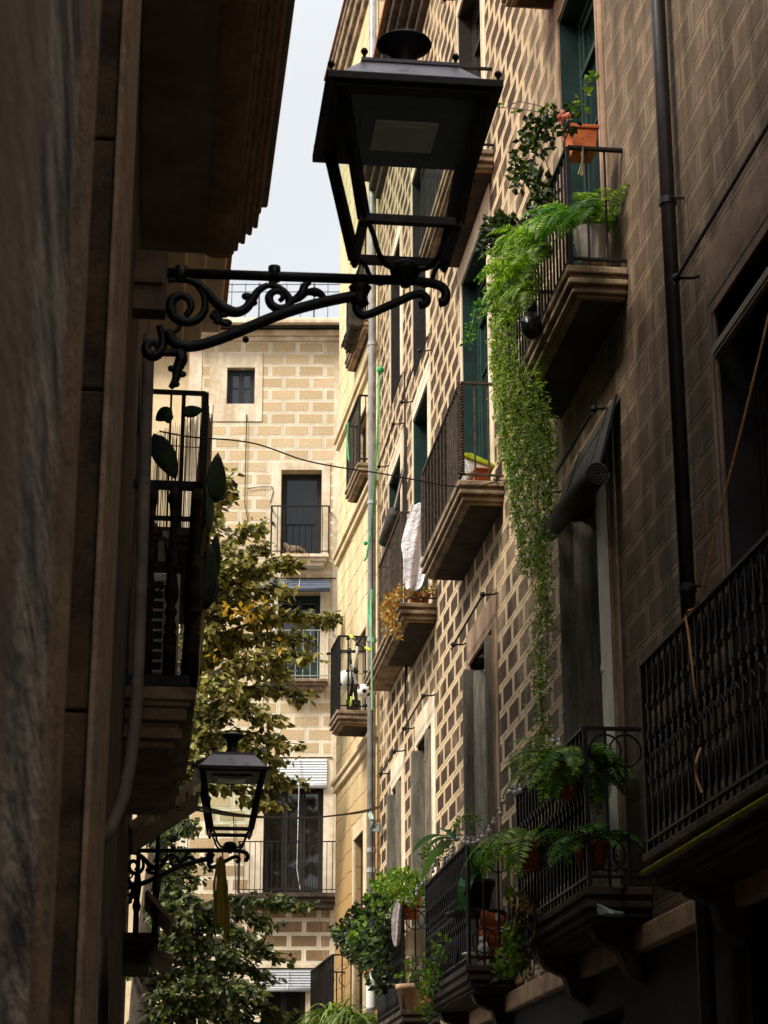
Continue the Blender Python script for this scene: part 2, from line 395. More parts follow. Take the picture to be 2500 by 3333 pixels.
M['cloth_white'] = nmat("white_cotton", rgb(186,180,184), rgb(232,228,230), 5, .9, .9, 14, dist=.04)
M['cloth_grey'] = nmat("grey_mottled_towel", rgb(140,130,128), rgb(196,186,182), 26, .95, .5, 60)
M['cloth_yellow'] = nmat("ochre_ribbon", rgb(120,96,28), rgb(168,138,48), 6, .8, .4, 40, stretch=(10,10,.6))
M['rope_green'] = nmat("green_cord", rgb(30,150,90), rgb(70,190,120), 8, .6, .1)
M['rope_pale'] = nmat("pale_green_pole", rgb(120,160,120), rgb(150,186,146), 5, .5, .1)
M['rope_orange'] = nmat("orange_rope", rgb(170,120,70), rgb(206,152,92), 40, .8, .3)
M['cable'] = nmat("black_cable", rgb(18,16,15), rgb(34,30,28), 9, .6, .1)
M['cable_white'] = nmat("greenish_white_cable", rgb(120,134,120), rgb(164,174,160), 9, .6, .1)
M['bulb'] = nmat("frosted_bulb", rgb(226,214,206), rgb(244,236,230), 9, .25, 0, spec=.5)
M['lime'] = nmat("lime_plastic", rgb(168,190,32), rgb(196,214,52), 5, .4, .05)
M['white_plastic'] = nmat("white_plastic", rgb(216,214,206), rgb(236,234,228), 5, .4, .05)
M['moss'] = nmat("moss_edge", rgb(160,160,20), rgb(206,200,50), 25, .95, .8, 60)
M['cat'] = nmat("tabby_fur", rgb(70,56,48), rgb(168,140,118), 22, .95, .5, 120, stretch=(2,.6,.6))
M['paper'] = nmat("paper_label", rgb(200,196,186), rgb(222,218,208), 9, .8, .1)
M['plank'] = nmat("bare_wood", rgb(138,112,82), rgb(178,150,114), 9, .8, .3, stretch=(1,1,8))
M['paving'] = nmat("street_paving", rgb(70,66,62), rgb(94,88,82), 1.5, .9, .4, 20)
M['roof_tile'] = nmat("clay_tiles", rgb(120,74,52), rgb(164,108,78), 5, .9, .5, 15)
M['mesh_fence'] = nmat("grey_fence_wire", rgb(70,76,84), rgb(96,102,110), 9, .5, .1, metal=.4)
# ================================================================ the street floor and the square beyond
g = MB(); g.add([(-300,-300,0),(300,-300,0),(300,400,0),(-300,400,0)], [(0,1,2,3)])
struct("ground", g, M['paving'])
g = MB(); g.add([(-.1,-12,.004),(2.88,-12,.004),(2.88,27,.004),(-.1,27,.004)], [(0,1,2,3)])
struct("street_paving", g, nmat("worn_street_slabs", rgb(84,78,72), rgb(112,104,96), 2, .9, .4, 20))

def wallgrid(mb, fn, a0, a1, z0, z1, holes, th):
    """wall with real openings and reveals; fn(a, depth, z) -> xyz"""
    A = sorted({a0, a1, *[h[0] for h in holes], *[h[1] for h in holes]}); Z = sorted({z0, z1, *[h[2] for h in holes], *[h[3] for h in holes]})
    solid = lambda i, j: 0 <= i < len(A)-1 and 0 <= j < len(Z)-1 and not any(h[0]-1e-6 <= A[i] and A[i+1] <= h[1]+1e-6 and h[2]-1e-6 <= Z[j] and Z[j+1] <= h[3]+1e-6 for h in holes)
    for i in range(len(A)-1):
        for j in range(len(Z)-1):
            if not solid(i, j): continue
            p, q, r_, t = A[i], A[i+1], Z[j], Z[j+1]
            mb.add([fn(p,0,r_), fn(q,0,r_), fn(q,0,t), fn(p,0,t)], [(0,1,2,3)])
            mb.add([fn(p,th,r_), fn(q,th,r_), fn(q,th,t), fn(p,th,t)], [(3,2,1,0)])
            for di, dj, e in ((-1,0,((p,r_),(p,t))), (1,0,((q,r_),(q,t))), (0,-1,((p,r_),(q,r_))), (0,1,((p,t),(q,t)))):
                if not solid(i+di, j+dj):
                    (u, w), (m, n) = e
                    mb.add([fn(u,0,w), fn(u,th,w), fn(m,th,n), fn(m,0,n)], [(0,1,2,3)])

def slab(parent, name, fn, a0, a1, top, depth, mat, layers=None, under=None):
    """moulded balcony slab as stacked, stepped courses; fn(a, out, z)"""
    b = MB()
    for ins, zb, zt in layers or ((0,-.05,0),(.025,-.078,-.05),(.012,-.118,-.078),(.05,-.14,-.118),(.04,-.168,-.14),(.075,-.19,-.168)):
        c = [fn(a0+ins,0,0), fn(a1-ins,0,0), fn(a1-ins,depth-ins,0), fn(a0+ins,depth-ins,0)]
        b.add([(p[0],p[1],top+zb) for p in c]+[(p[0],p[1],top+zt) for p in c], [(0,3,2,1),(4,5,6,7),(0,1,5,4),(1,2,6,5),(2,3,7,6),(3,0,4,7)])
    o = b.build(name, mat, parent, bevel=.009)
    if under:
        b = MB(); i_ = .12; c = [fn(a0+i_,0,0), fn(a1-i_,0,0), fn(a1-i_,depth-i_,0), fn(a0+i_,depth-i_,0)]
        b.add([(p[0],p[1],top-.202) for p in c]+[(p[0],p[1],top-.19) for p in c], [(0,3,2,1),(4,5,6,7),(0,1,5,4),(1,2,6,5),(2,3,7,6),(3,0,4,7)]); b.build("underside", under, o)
    return o

def arc(c, r, a0, a1, fn, n=10, sx=1):
    return [fn(c[0]+sx*r*math.cos(a0+(a1-a0)*i/n), c[1]+r*math.sin(a0+(a1-a0)*i/n)) for i in range(n+1)]

def railing(parent, fn, a0, a1, top, depth, h, style, mat, sp=.105, name="railing"):
    """fn(a, out, z): a along the wall, out from the wall face"""
    b = MB(); o = depth-.035; z0, z1 = top+.06, top+h
    A0, A1 = a0+.035, a1-.035
    cs = [fn(A0,.0,0), fn(A0,o,0), fn(A1,o,0), fn(A1,.0,0)]
    for z, w, hh in ((z1, .038, .018), (z0, .028, .014)):
        for p, q in zip(cs, cs[1:]): b.bar((p[0],p[1],z), (q[0],q[1],z), w, hh)
    L = A1-A0; n = max(2, round(L/sp)); ne = max(2, round(o/sp))
    spots = [(A0+L*i/n, o) for i in range(n+1)] + [(A, o*i/ne) for A in (A0, A1) for i in range(1, ne)]
    for i, (a, u) in enumerate(spots):
        p = fn(a, u, 0); corner = (u == o and (a in (A0, A1) or i == n))
        if style == 'twist' and (corner or (u == o and (a-A0) > L*.35 and i % 2 == 0)):
            b.twist(p[0], p[1], z0, z1, .044 if corner else .024, (z1-z0)/.11)
        else:
            w = .026 if corner else (.013 if style == 'plain' else .016)
            b.bar((p[0],p[1],top), (p[0],p[1],z1), w, w)
        if style == 'collar' and u < o:
            for zz in (z0+.02, (z0+z1)/2, z1-.03):
                b.lathe([(.012,zz-.02),(.028,zz-.012),(.028,zz+.006),(.012,zz+.02)], p[0], p[1], 8)
        if style == 'ornate' and u == o and i < n:
            am = a+L/n*.5
            for zc, hh in ((z1-.13,.105), (z0+.14,.11), ((z0+z1)/2-.02,.05)):
                for sg in (-1, 1):
                    pts = []
                    for k in range(9):
                        t = -1+2*k/8; q = fn(am+sg*L/n*(.5-.42*(1-t*t)) if hh > .08 else am+sg*L/n*.5*(1-abs(t)*.9), o, 0)
                        pts.append((q[0],q[1],zc+hh*t))
                    b.tube(pts, [.004+.0075*(1-abs(-1+2*k/8)) for k in range(9)], 4)
            q = fn(a, o, 0)
            for zz in (z1-.26, z0+.28, (z0+z1)/2+.05): b.box(q[0]-.016,q[0]+.016,q[1]-.016,q[1]+.016,zz,zz+.035)
        if style == 'ornate' and u < o and a == A0:
            for zc in (z1-.13, z0+.13):
                for sg in (-1, 1):
                    b.tube(arc((u, zc), .095, -2.1, 2.1, lambda x, z, a=a: fn(a, x, z), 10, sg), .006, 4)
        if style == 'scroll' and i % 2 == 0:
            for zc in (z1-.1, z0+.12):
                for sg in (-1, 1):
                    if u == o: b.tube(arc((a+sg*sp*1.0, zc), .075, -1.3, 1.3, lambda x, z: fn(x, o, z), 8, -sg), .005, 4)
                    else: b.tube(arc((u+sg*sp*1.0, zc), .085, -1.5, 1.5, lambda x, z, a=a: fn(a, x, z), 8, -sg), .006, 4)
    return b.build(name, mat, parent)

def fill(parent, fn, a0, a1, z0, z1, dep, frame, glass, name="door", leaves=2, panel=0.0, tr=True, bars=0):
    """joinery set back in an opening: frame, leaves, glass, solid lower panel"""
    b = MB(); w = .055
    def bx(p, q, r_, t, d0, d1):
        P = [fn(a, d, z) for z in (r_, t) for a, d in ((p,d0),(q,d0),(q,d1),(p,d1))]
        b.add(P, [(0,3,2,1),(4,5,6,7),(0,1,5,4),(1,2,6,5),(2,3,7,6),(3,0,4,7)])
    bx(a0, a0+w, z0, z1, dep, dep+.07); bx(a1-w, a1, z0, z1, dep, dep+.07); bx(a0+w, a1-w, z1-w, z1, dep, dep+.07)
    wl = (a1-a0-2*w)/leaves
    for i in range(leaves):
        p, q = a0+w+wl*i+.004, a0+w+wl*(i+1)-.004
        bx(p, p+.05, z0, z1-w-.004, dep+.015, dep+.06); bx(q-.05, q, z0, z1-w-.004, dep+.015, dep+.06)
        zt = z0+panel if panel else z0
        bx(p+.05, q-.05, zt, zt+.06, dep+.017, dep+.058); bx(p+.05, q-.05, z1-w-.064, z1-w-.004, dep+.017, dep+.058)
        if panel: bx(p+.05, q-.05, z0+.002, zt, dep+.028, dep+.05)
        for k in range(bars):
            zz = zt+(z1-zt)*(k+1)/(bars+1); bx(p+.05, q-.05, zz-.014, zz+.014, dep+.02, dep+.055)
    if tr: bx(a0+w, a1-w, z1-.5, z1-.45, dep+.005, dep+.066)
    d = b.build(name, frame, parent, bevel=.004)
    b = MB(); P = [fn(a, dep+.036, z) for a, z in ((a0+w,z0+panel),(a1-w,z0+panel),(a1-w,z1-w),(a0+w,z1-w))]
    P2 = [fn(a, dep+.042, z) for a, z in ((a0+w,z0+panel),(a1-w,z0+panel),(a1-w,z1-w),(a0+w,z1-w))]
    b.add(P+P2, [(0,1,2,3),(7,6,5,4),(0,4,5,1),(1,5,6,2),(2,6,7,3),(3,7,4,0)]); b.build("pane", glass, d)
    return d

def surround(parent, fn, a0, a1, z0, z1, w, top, out, mat, name="door_surround"):
    b = MB()
    def bx(p, q, r_, t, o=out):
        P = [fn(a, d, z) for z in (r_, t) for a, d in ((p,-o),(q,-o),(q,.03),(p,.03))]
        b.add(P, [(0,3,2,1),(4,5,6,7),(0,1,5,4),(1,2,6,5),(2,3,7,6),(3,0,4,7)])
    bx(a0-w, a0, z0, z1); bx(a1, a1+w, z0, z1); bx(a0-w, a1+w, z1, z1+top)
    if w > .1:
        bx(a0-.035, a0-.002, z0, z1+.002, out+.012); bx(a1+.002, a1+.035, z0, z1+.002, out+.012); bx(a0-.035, a1+.035, z1+.002, z1+.035, out+.012)
    return b.build(name, mat, parent, bevel=.004)

def rod(parent, a0, a1, z, X, name="awning_rod"):
    b = MB(); x = X-.13
    b.tube([(x,a0,z),(x,a1,z)], .011, 6)
    for a in (a0, a1):
        b.ball((x,a,z), .026, 8, 5); b.tube([(x,a,z),(X-.04,a,z+.005),(X,a,z+.02)], .009, 5)
        b.tube([(x,a,z-.02),(x-.02,a,z-.05),(x-.03,a,z-.03)], .007, 5)
    return b.build(name, M['iron'], parent)

# ================================================================ brown sgraffito house, right side of the street
XR = 2.88
fR = lambda a, d, z: (XR+d, a, z)                 # depth into the house
oR = lambda a, o, z: (XR-o, a, z)                 # out over the street
HR = thing("town_house", "tall brown town house with painted block pattern and three balcony rows on the right", "house", (XR,0,0))
F1, F2, F3 = 3.2, 7.2, 10.55
d1 = {'A':(7.3,9.52,F1,6.05), 'B':(12.02,13.3,F1,6.1), 'C':(16.45,17.75,F1,6.12), 'D':(20.25,21.45,F1,6.12), 'E':(22.75,23.7,F1,6.05)}
d2 = {'B':(11.85,13.05,7.12,10.0), 'C':(16.4,17.9,7.25,10.05), 'D':(20.35,21.6,7.33,10.0), 'E':(22.75,24.0,7.6,10.05)}
d3 = {'B':(11.9,13.1,F3,13.1), 'C':(16.5,17.9,F3,13.1), 'D':(20.4,21.6,F3,13.1), 'E':(22.75,23.8,F3+.5,13.0)}
gf = [(6.0,8.2,0,2.5), (8.75,9.55,.1,2.7), (12.2,13.4,0,2.6), (16.6,17.7,0,2.6), (20.3,21.4,0,2.6)]
b = MB(); wallgrid(b, fR, -8, 25.1, 3.0, 15.0, [*d1.values(), *d2.values(), *d3.values()], .34)
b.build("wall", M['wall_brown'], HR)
b = MB(); wallgrid(b, lambda a, d, z: (XR+.012+d, a, z), -8, 25.1, 0, 3.0, gf, .34); b.build("ground_floor_wall", M['ground_floor'], HR)
b = MB(); b.box(XR+.36, 9, -8, 25.1, 0, 15.0); b.build("inner_walls", M['door_dark'], HR)
b = MB()                                            # eaves cornice and low roof
for o, z0, z1 in ((.08,14.7,14.82),(.16,14.82,14.96),(.26,14.96,15.06),(.34,15.06,15.2),(.38,15.2,15.28)): b.box(XR-o, XR+.3, -8, 25.12, z0, z1)
b.build("cornice", M['stone_dark'], HR, bevel=.02)
b = MB(); b.prism([(XR-.42,15.28),(9,17.4),(9,17.2),(XR-.42,15.22)][::-1], 'y', -8, 25.14); b.build("roof", M['roof_tile'], HR)
b = MB(); b.box(XR-.05, XR+.02, -8, 25.1, 2.86, 3.0); b.build("string_course", M['soffit_edge'], HR, bevel=.01)
for a0,a1,z0,z1 in gf:
    fill(HR, fR, a0, a1, z0, z1, .2, M['door_dark'], M['dark_glass'], "shop_door", 2, .9)

for key, (a0,a1,z0,z1) in d1.items():
    pale = {'A':M['stucco_brown'], 'B':M['stucco'], 'C':M['stucco'], 'D':M['stucco_pale'], 'E':M['stucco_pale']}[key]
    surround(HR, fR, a0, a1, z0, z1, .17 if key != 'A' else .06, .32, .012, pale)
    rod(HR, a0-.2, a1+.2, z1+.24, XR)
    dr = fill(HR, fR, a0, a1, z0, z1, .2, M['door_grey'] if key in 'BCD' else M['door_dark'], M['dark_glass'], "balcony_door", 2, .8)
    if key != 'A':                                  # folded shutters standing out at both jambs
        for s_, aa in ((0, a0+.004), (1, a1-.064)):
            b = MB(); b.box(XR-.075, XR+.19, aa, aa+.06, z0+.04, z1-.06)
            for zz in (z0+.3, (z0+z1)/2, z1-.4): b.box(XR-.088, XR-.074, aa+.004, aa+.056, zz, zz+.05)
            for q in range(3): b.box(XR-.083, XR-.074, aa+.008+.02*q, aa+.014+.02*q, z0+.06, z1-.08)
            b.build("shutter", M['door_pale'] if (key == 'B' and s_ == 0) else M['door_grey'], HR, bevel=.003)
    if key == 'A':
        b = MB(); b.box(XR-.01, XR+.3, a1-.02, a1-.001, z0, z1-.021); b.box(XR-.01, XR+.3, a0, a1-.001, z1-.02, z1-.001); b.build('door_lining', M['door_dark'], HR)
    # one leaf standing ajar, facing the camera
    if key in 'BC':
        b = MB(); b.bar((XR+.02,a1-.1,(z0+z1)/2-.02), (XR+.2,a1-.35,(z0+z1)/2-.02), .04, z1-z0-.14); b.build("door_leaf", M['door_grey'], HR)
for key, (a0,a1,z0,z1) in d2.items():
    surround(HR, fR, a0, a1, z0, z1, .15, .26, .012, M['stucco'] if key == 'B' else M['stucco_pale'])
    rod(HR, a0-.15, a1+.15, z1+.3, XR)
    fill(HR, fR, a0+.02, a1-.02, z0, z1-.02, .13, M['door_green'], M['green_glass'], "balcony_door", 2, .75, True, 1)
    b = MB(); b.box(XR-.01, XR+.3, a0+.001, a0+.019, z0, z1-.021); b.box(XR-.01, XR+.3, a1-.019, a1-.001, z0, z1-.021); b.box(XR-.01, XR+.3, a0+.001, a1-.001, z1-.02, z1-.001); b.build("door_lining", M['door_green'], HR)
for key, (a0,a1,z0,z1) in d3.items():
    surround(HR, fR, a0, a1, z0, z1, .13, .2, .012, M['stucco_pale'])
    fill(HR, fR, a0+.02, a1-.02, z0, z1-.02, .13, M['door_dark'], M['dark_glass'], "balcony_door", 2, .75)
    b = MB(); b.box(XR-.01, XR+.3, a0+.001, a0+.019, z0, z1-.021); b.box(XR-.01, XR+.3, a1-.019, a1-.001, z0, z1-.021); b.box(XR-.01, XR+.3, a0+.001, a1-.001, z1-.02, z1-.001); b.build("door_lining", M['door_dark'], HR)
    if key in 'BC': rod(HR, a0-.15, a1+.15, z1+.3, XR)

DEP = XR-2.483
def balcony(a0, a1, top, h, style, depth=DEP, mat='stone', label=None, iron='iron', sp=.105):
    s = slab(HR, "balcony", oR, a0, a1, top, depth, M[mat], under=M['dark_brown'])
    if label: s["label"] = label
    railing(s, oR, a0, a1, top, depth, h, style, M[iron], sp)
    return s
bal = {}
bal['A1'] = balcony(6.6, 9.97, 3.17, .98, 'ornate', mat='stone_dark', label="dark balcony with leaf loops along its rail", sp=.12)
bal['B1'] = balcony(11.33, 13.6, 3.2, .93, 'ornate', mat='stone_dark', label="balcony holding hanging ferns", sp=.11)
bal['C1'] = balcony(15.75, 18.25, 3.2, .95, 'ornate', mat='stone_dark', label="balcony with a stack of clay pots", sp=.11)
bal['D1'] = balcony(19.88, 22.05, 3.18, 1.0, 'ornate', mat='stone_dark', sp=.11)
bal['B2'] = balcony(11.28, 13.55, 7.1, .85, 'plain', label="balcony crowded with ferns and a white ribbed planter")
bal['C2'] = balcony(15.83, 18.27, 7.25, .9, 'twist', label="balcony with twisted iron bars", sp=.11, iron='iron_lit')
bal['D2'] = balcony(19.93, 22.0, 7.33, 1.0, 'plain', iron='iron_lit', sp=.13)
bal['E2'] = slab(HR, "window_sill", oR, 22.55, 24.15, 7.55, .3, M['stone'])
bal['B3'] = balcony(11.2, 13.45, 10.5, .85, 'plain')
bal['C3'] = balcony(16.0, 18.2, 10.52, .85, 'plain')
b = MB(); b.tube([(2.478,6.6,3.075),(2.478,9.97,3.075)], .011, 5); b.tube([(2.478,9.97,3.075),(2.86,9.975,3.075)], .008, 5); b.build("moss_line", M['moss'], bal['A1'])
# stone brackets carrying the first-floor slabs
for a0, a1 in ((6.6,9.97),(11.33,13.6),(15.75,18.25),(19.88,22.05)):
    for a in (a0+.28, a1-.42):
        b = MB(); b.prism([(XR,3.0),(XR-.3,3.0),(XR-.27,2.93),(XR-.14,2.87),(XR-.1,2.74),(XR,2.68)], 'y', a, a+.14); b.build("corbel", M['stone_dark'], HR, bevel=.008)
# drainpipe
b = MB(); b.tube([(2.80,10.0,2.2),(2.80,10.0,15.0)], .043, 14); dp = b.build("drainpipe", M['pipe_dark'], HR, True)
for z in (4.6, 6.9, 9.35, 11.9):
    b = MB(); b.lathe([(.045,z-.022),(.052,z-.02),(.052,z+.02),(.045,z+.022)], 2.80, 10.0, 14); b.tube([(2.80,9.95,z),(2.88,9.93,z-.005)], .008, 5); b.build("bracket", M['pipe_dark'], dp)
# wooden blind rail and inner curtain in the nearest window
p0 = onX(2338,1155,2.875)
b = MB(); b.box(2.862, 2.888, 8.0, d1['A'][1]-.03, p0.z, p0.z+.07); b.box(2.856, 2.862, 8.0, d1['A'][1]-.03, p0.z+.02, p0.z+.05); b.build("blind_rail", M['wood_rail'], HR)
b = MB(); b.box(2.87, 2.884, d1['A'][1]-.06, d1['A'][1]-.03, F1, 6.03); b.box(2.866,2.88, 8.0, d1['A'][1]-.03, 5.98, 6.03); b.build("window_frame", M['stucco_brown'], HR)
# air vent
p0, p1 = onX(2402,560,XR), onX(2440,440,XR)
b = MB(); b.box(XR-.012, XR+.004, 8.98, 9.16, 9.02, 9.2)
for i in range(7): b.box(XR-.022, XR-.012, 9.0, 9.14, 9.035+i*.022, 9.046+i*.022)
b.build("air_vent", M['door_dark'], HR)

# ================================================================ beige corner house beyond it
BA = R(2.46); B0 = Vector((2.865, 25.14, 0)); BD = Vector((-math.sin(BA), math.cos(BA), 0)); BN = Vector((-math.cos(BA), -math.sin(BA), 0))
def bl(px, py):
    p = onP(px, py, B0, BN) - B0; return p.dot(BD), p.z
HB = thing("corner_house", "cream rendered corner house with scored joints and a grey drainpipe, beyond the brown house", "house", tuple(B0), BA, local=True)
fB = lambda a, d, z: (d, a, z)
oB = lambda a, o, z: (-o, a, z)
LB = bl(1098, 2000)[0]
e1 = (1.15, 2.05, 3.35, 6.0); e2 = (.95, 2.0, bl(1219,2313)[1]+.02, 8.75); e3 = (1.0, 2.0, bl(1200,1528)[1]+.02, 12.0); e4 = (1.0, 1.9, 13.2, 15.2)
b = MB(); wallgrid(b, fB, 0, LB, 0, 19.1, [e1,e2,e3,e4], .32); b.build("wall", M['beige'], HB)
b = MB(); b.box(.34, 7.5, 0, LB, 0, 19.1); b.build("inner_walls", M['beige_trim'], HB)
for (a0,a1,z0,z1), fr in ((e1,'door_dark'),(e2,'door_grey'),(e3,'door_dark'),(e4,'door_dark')):
    surround(HB, fB, a0, a1, z0, z1, .16, .22, .015, M['beige_trim'])
    fill(HB, fB, a0, a1, z0, z1, .08, M[fr], M['dark_glass'], "balcony_door", 2, .7)
for z in (e2[2]-.45, e3[2]-.5, e4[2]-.8):
    b = MB(); b.box(-.05, .02, 0, LB, z, z+.1); b.box(-.085, .02, 0, LB, z+.1, z+.16); b.build("string_course", M['beige_trim'], HB, bevel=.01)
b = MB()
for o, z0, z1 in ((.06,18.6,18.8),(.12,18.8,19.0),(.17,19.0,19.15),(.2,19.15,19.25)): b.box(-o, 7.5, .0, LB+o, z0, z1)
b.build("cornice", M['stone'], HB, bevel=.02)
b = MB(); b.prism([(-.24,19.25),(7.5,20.6),(7.5,19.25)], 'y', 0, LB+.5); b.build("roof", M['roof_tile'], HB)
aF2 = (onP(1069,2300,B0+BN*.5,BN)-B0).dot(BD); aF3 = (onP(1121,1600,B0+BN*.2,BN)-B0).dot(BD)
bb = slab(HB, "balcony", oB, bl(1219,2313)[0], aF2, e2[2]-.02, .5, M['stone'], under=M['dark_brown']); bb["label"] = "balcony with two kick scooters and a football"
railing(bb, oB, bl(1219,2313)[0], aF2, e2[2]-.02, .5, 1.0, 'collar', M['iron'], .12)
bb2 = slab(HB, "balcony", oB, .62, aF3, e3[2]-.02, .2, M['stone'], under=M['dark_brown'])
railing(bb2, oB, .62, aF3, e3[2]-.02, .2, 1.0, 'plain', M['iron'], .11)
bb3 = slab(HB, "balcony", oB, .72, 3.0, e1[2]-.02, .5, M['stone_dark']); bb3["label"] = "balcony overgrown with climbing plants"
railing(bb3, oB, .72, 3.0, e1[2]-.02, .5, 1.0, 'scroll', M['iron'], .12)
bb4 = slab(HB, "balcony", oB, .62, 2.3, e4[2]-.02, .16, M['stone'], under=M['dark_brown']); railing(bb4, oB, .62, 2.3, e4[2]-.02, .16, .95, 'plain', M['iron'], .11)
b = MB(); b.tube([(-.09,.02,0),(-.09,.02,15.6),(-.09,.02,18.0),(-.2,.06,18.7)], .055, 12); gp = b.build("drainpipe", M['pipe_grey'], HB, True)
for z in (3.9,5.3,5.55,7.6,8.3,10.2,12.5):
    b = MB(); b.lathe([(.057,z-.03),(.066,z-.026),(.066,z+.026),(.057,z+.03)], -.09, .02, 12); b.build("bracket", M['pipe_grey'], gp)

# ================================================================ ochre house closing the view across the square
BKD = 38.0
K0 = Vector((BKD*math.sin(YAW), BKD*math.cos(YAW), 0))
def bk(px, py):
    u, v = px-1250, 1666.5-py
    cy = FPX*math.cos(TILT)-v*math.sin(TILT); cz = FPX*math.sin(TILT)+v*math.cos(TILT)
    return u/cy*BKD, 1.6+cz/cy*BKD
HK = thing("ochre_house", "sunlit ochre block-patterned house closing the view behind the tree, with a fenced roof terrace", "house", tuple(K0), -YAW, local=True)
fK = lambda a, d, z: (a, d, z)
oK = lambda a, o, z: (a, -o, z)
def rect(x0, y0, x1, y1):
    a0, zt = bk(x0, y0); a1, zb = bk(x1, y1); return a0, a1, zb, zt
w1 = rect(740,1197,828,1315); w2 = rect(916,1530,1045,1817); w3 = rect(905,1930,1040,2222); w4 = rect(860,2545,1050,2917); w5 = rect(850,3185,990,3600)
aL = bk(606,1600)[0]; zT = bk(900,1112)[1]
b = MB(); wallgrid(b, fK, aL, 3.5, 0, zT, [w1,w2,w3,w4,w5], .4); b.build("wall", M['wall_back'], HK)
b = MB(); b.box(aL, 3.5, .42, 8, 0, zT); b.build("inner_walls", M['stucco_pale'], HK)
for (x0,y0,x1,y1), w in (((685,1150,852,1372), w1), ((885,1505,1072,1817), w2), ((880,1900,1068,2222), w3), ((815,2470,1083,2917), w4), ((812,3140,1030,3600), w5)):
    q = rect(x0,y0,x1,y1); b = MB()
    wallgrid(b, lambda a, d, z: (a, d-.018, z), q[0], q[1], q[2], q[3], [(max(w[0],q[0]), min(w[1],q[1]), max(w[2],q[2]) if w is w1 else q[2], w[3])], .03)
    b.build("door_surround" if w is not w1 else "window_surround", M['stucco_pale'], HK)
b = MB(); b.box(aL-.02, bk(645,1600)[0], -.015, .02, 0, zT-.02); b.build("corner_strip", M['stucco_pale'], HK)
b = MB(); b.box(bk(1085,1600)[0], bk(1099,1600)[0]+.05, -.012, .02, 0, zT-.02); b.build("corner_strip", M['stucco_pale'], HK)
fill(HK, fK, *w1, .12, M['window_blue'], M['refl_glass'], "window", 2, 0, False, 1)
fill(HK, fK, *w2, .25, M['door_dark'], M['dark_glass'], "balcony_door", 1, 0, False)
fill(HK, fK, *w3, .2, M['door_green'], M['refl_glass'], "balcony_door", 2, .5, False)
fill(HK, fK, *w4, .2, M['door_dark'], M['refl_glass'], "balcony_door", 3, .12, False)
fill(HK, fK, *w5, .2, M['door_dark'], M['dark_glass'], "balcony_door", 2, .5, False)
b = MB()
zc0 = bk(900,1112)[1]; zc1 = bk(900,1056)[1]
for o, f0, f1 in ((.06,0,.25),(.16,.25,.45),(.3,.45,.62),(.42,.62,.85),(.36,.85,1)):
    b.box(aL-o*.6, 3.5, -o, 8, zc0+(zc1-zc0)*f0, zc0+(zc1-zc0)*f1)
b.build("cornice", M['stucco_pale'], HK, bevel=.015)
b = MB(); b.box(aL-.3, 3.5, -.305, -.2, zc0+(zc1-zc0)*.45, zc0+(zc1-zc0)*.6); b.build("shadow_strip", M['door_dark'], HK)  # dark strip standing in for the shadow line under the cornice
zp0, zp1 = zc1, bk(900,925)[1]                         # terrace fence on the roof edge
b = MB(); aF0 = bk(665,1000)[0]
for i in range(26):
    a = aF0+(3.4-aF0)*i/25; b.bar((a,-.05,zp0), (a,-.05,zp1), .016 if i % 4 else .035)
for z in (zp0+.12, zp1-.03, zp1-.2): b.bar((aF0,-.05,z), (3.4,-.05,z), .016)
tf = b.build("terrace_fence", M['mesh_fence'], HK)
b = MB(); b.box(aF0, 3.4, .3, .4, zp0, zp0+.28); b.build("terrace_parapet", nmat("grey_parapet", rgb(150,160,168), rgb(178,186,192), 3), HK)
def kb(x0, x1, py, dep, thick, railpy, railx, mat, iron, nb):
    a0, a1 = bk(x0,py)[0], bk(x1,py)[0]; z = bk(900,py)[1]
    s = slab(HK, "balcony", oK, a0, a1, z, dep, M[mat], ((0,-thick*.3,0),(.05,-thick*.62,-thick*.3),(.1,-thick,-thick*.62)))
    r0, r1 = bk(railx[0],railpy)[0], bk(railx[1],railpy)[0]
    railing(s, oK, r0-.03, r1+.03, z, dep, bk(900,railpy)[1]-z, 'plain', M[iron], (r1-r0)/nb)
kb(890,1072,1819,.36,.22,1664,(886,1073),'stucco_pale','iron',9)
kb(893,1068,2222,.36,.2,2066,(893,1085),'stone','pipe_grey',8)
kb(782,1104,2917,.5,.26,2752,(783,1103),'stone_dark','iron',18)
# ochre neighbour left of it
HN = thing("yellow_house", "plain yellow rendered house seen in a sliver left of the ochre house", "house", tuple(K0), -YAW, local=True)
b = MB(); b.box(-12, aL-.05, .3, 8, 0, bk(560,1120)[1]); b.build("wall", M['yellow_wall'], HN)
b = MB(); b.prism([(-.1,bk(560,1120)[1]),(8.2,bk(560,1120)[1]),(8.2,bk(560,1120)[1]+.9)], 'x', -12, aL-.05); b.build("roof", M['roof_tile'], HN)

# ================================================================ left side: the stone portal the camera hugs
HL = thing("stone_house", "dark stone house on the left with rough jambs and a deep balcony soffit overhead", "house", (-.1,0,0))
b = MB()                                               # near jamb: rough blocks, then worn strip, then an arris coloured as if lit
b.box(-1.2,-.103,-7,1.405,0,5.7); b.build("near_pier", M['stone_near'], HL, bevel=.012)
b = MB(); b.box(-1.2,-.110,1.45,2.0,0,5.7); b.build("worn_pier", M['stone_worn'], HL, bevel=.012)
b = MB(); b.prism([(-1.2,2.005),(-.112,2.005),(-.0985,2.13),(-.1,2.2),(-1.2,2.2)], 'z', 0, 5.7); b.build("lit_arris", M['stone_edge'], HL, bevel=.006)
b = MB(); zz = 0
for h in (.62,.66,.58,.64,.7,.6,.66,.6,.64):           # far jamb faces the camera, big dressed blocks
    b.box(-1.0,-.125+random.uniform(-.0015,.0015), 4.0, 5.0, zz+.003, zz+h-.003); zz += h
b.build("door_jamb", M['jamb'], HL, bevel=.006)
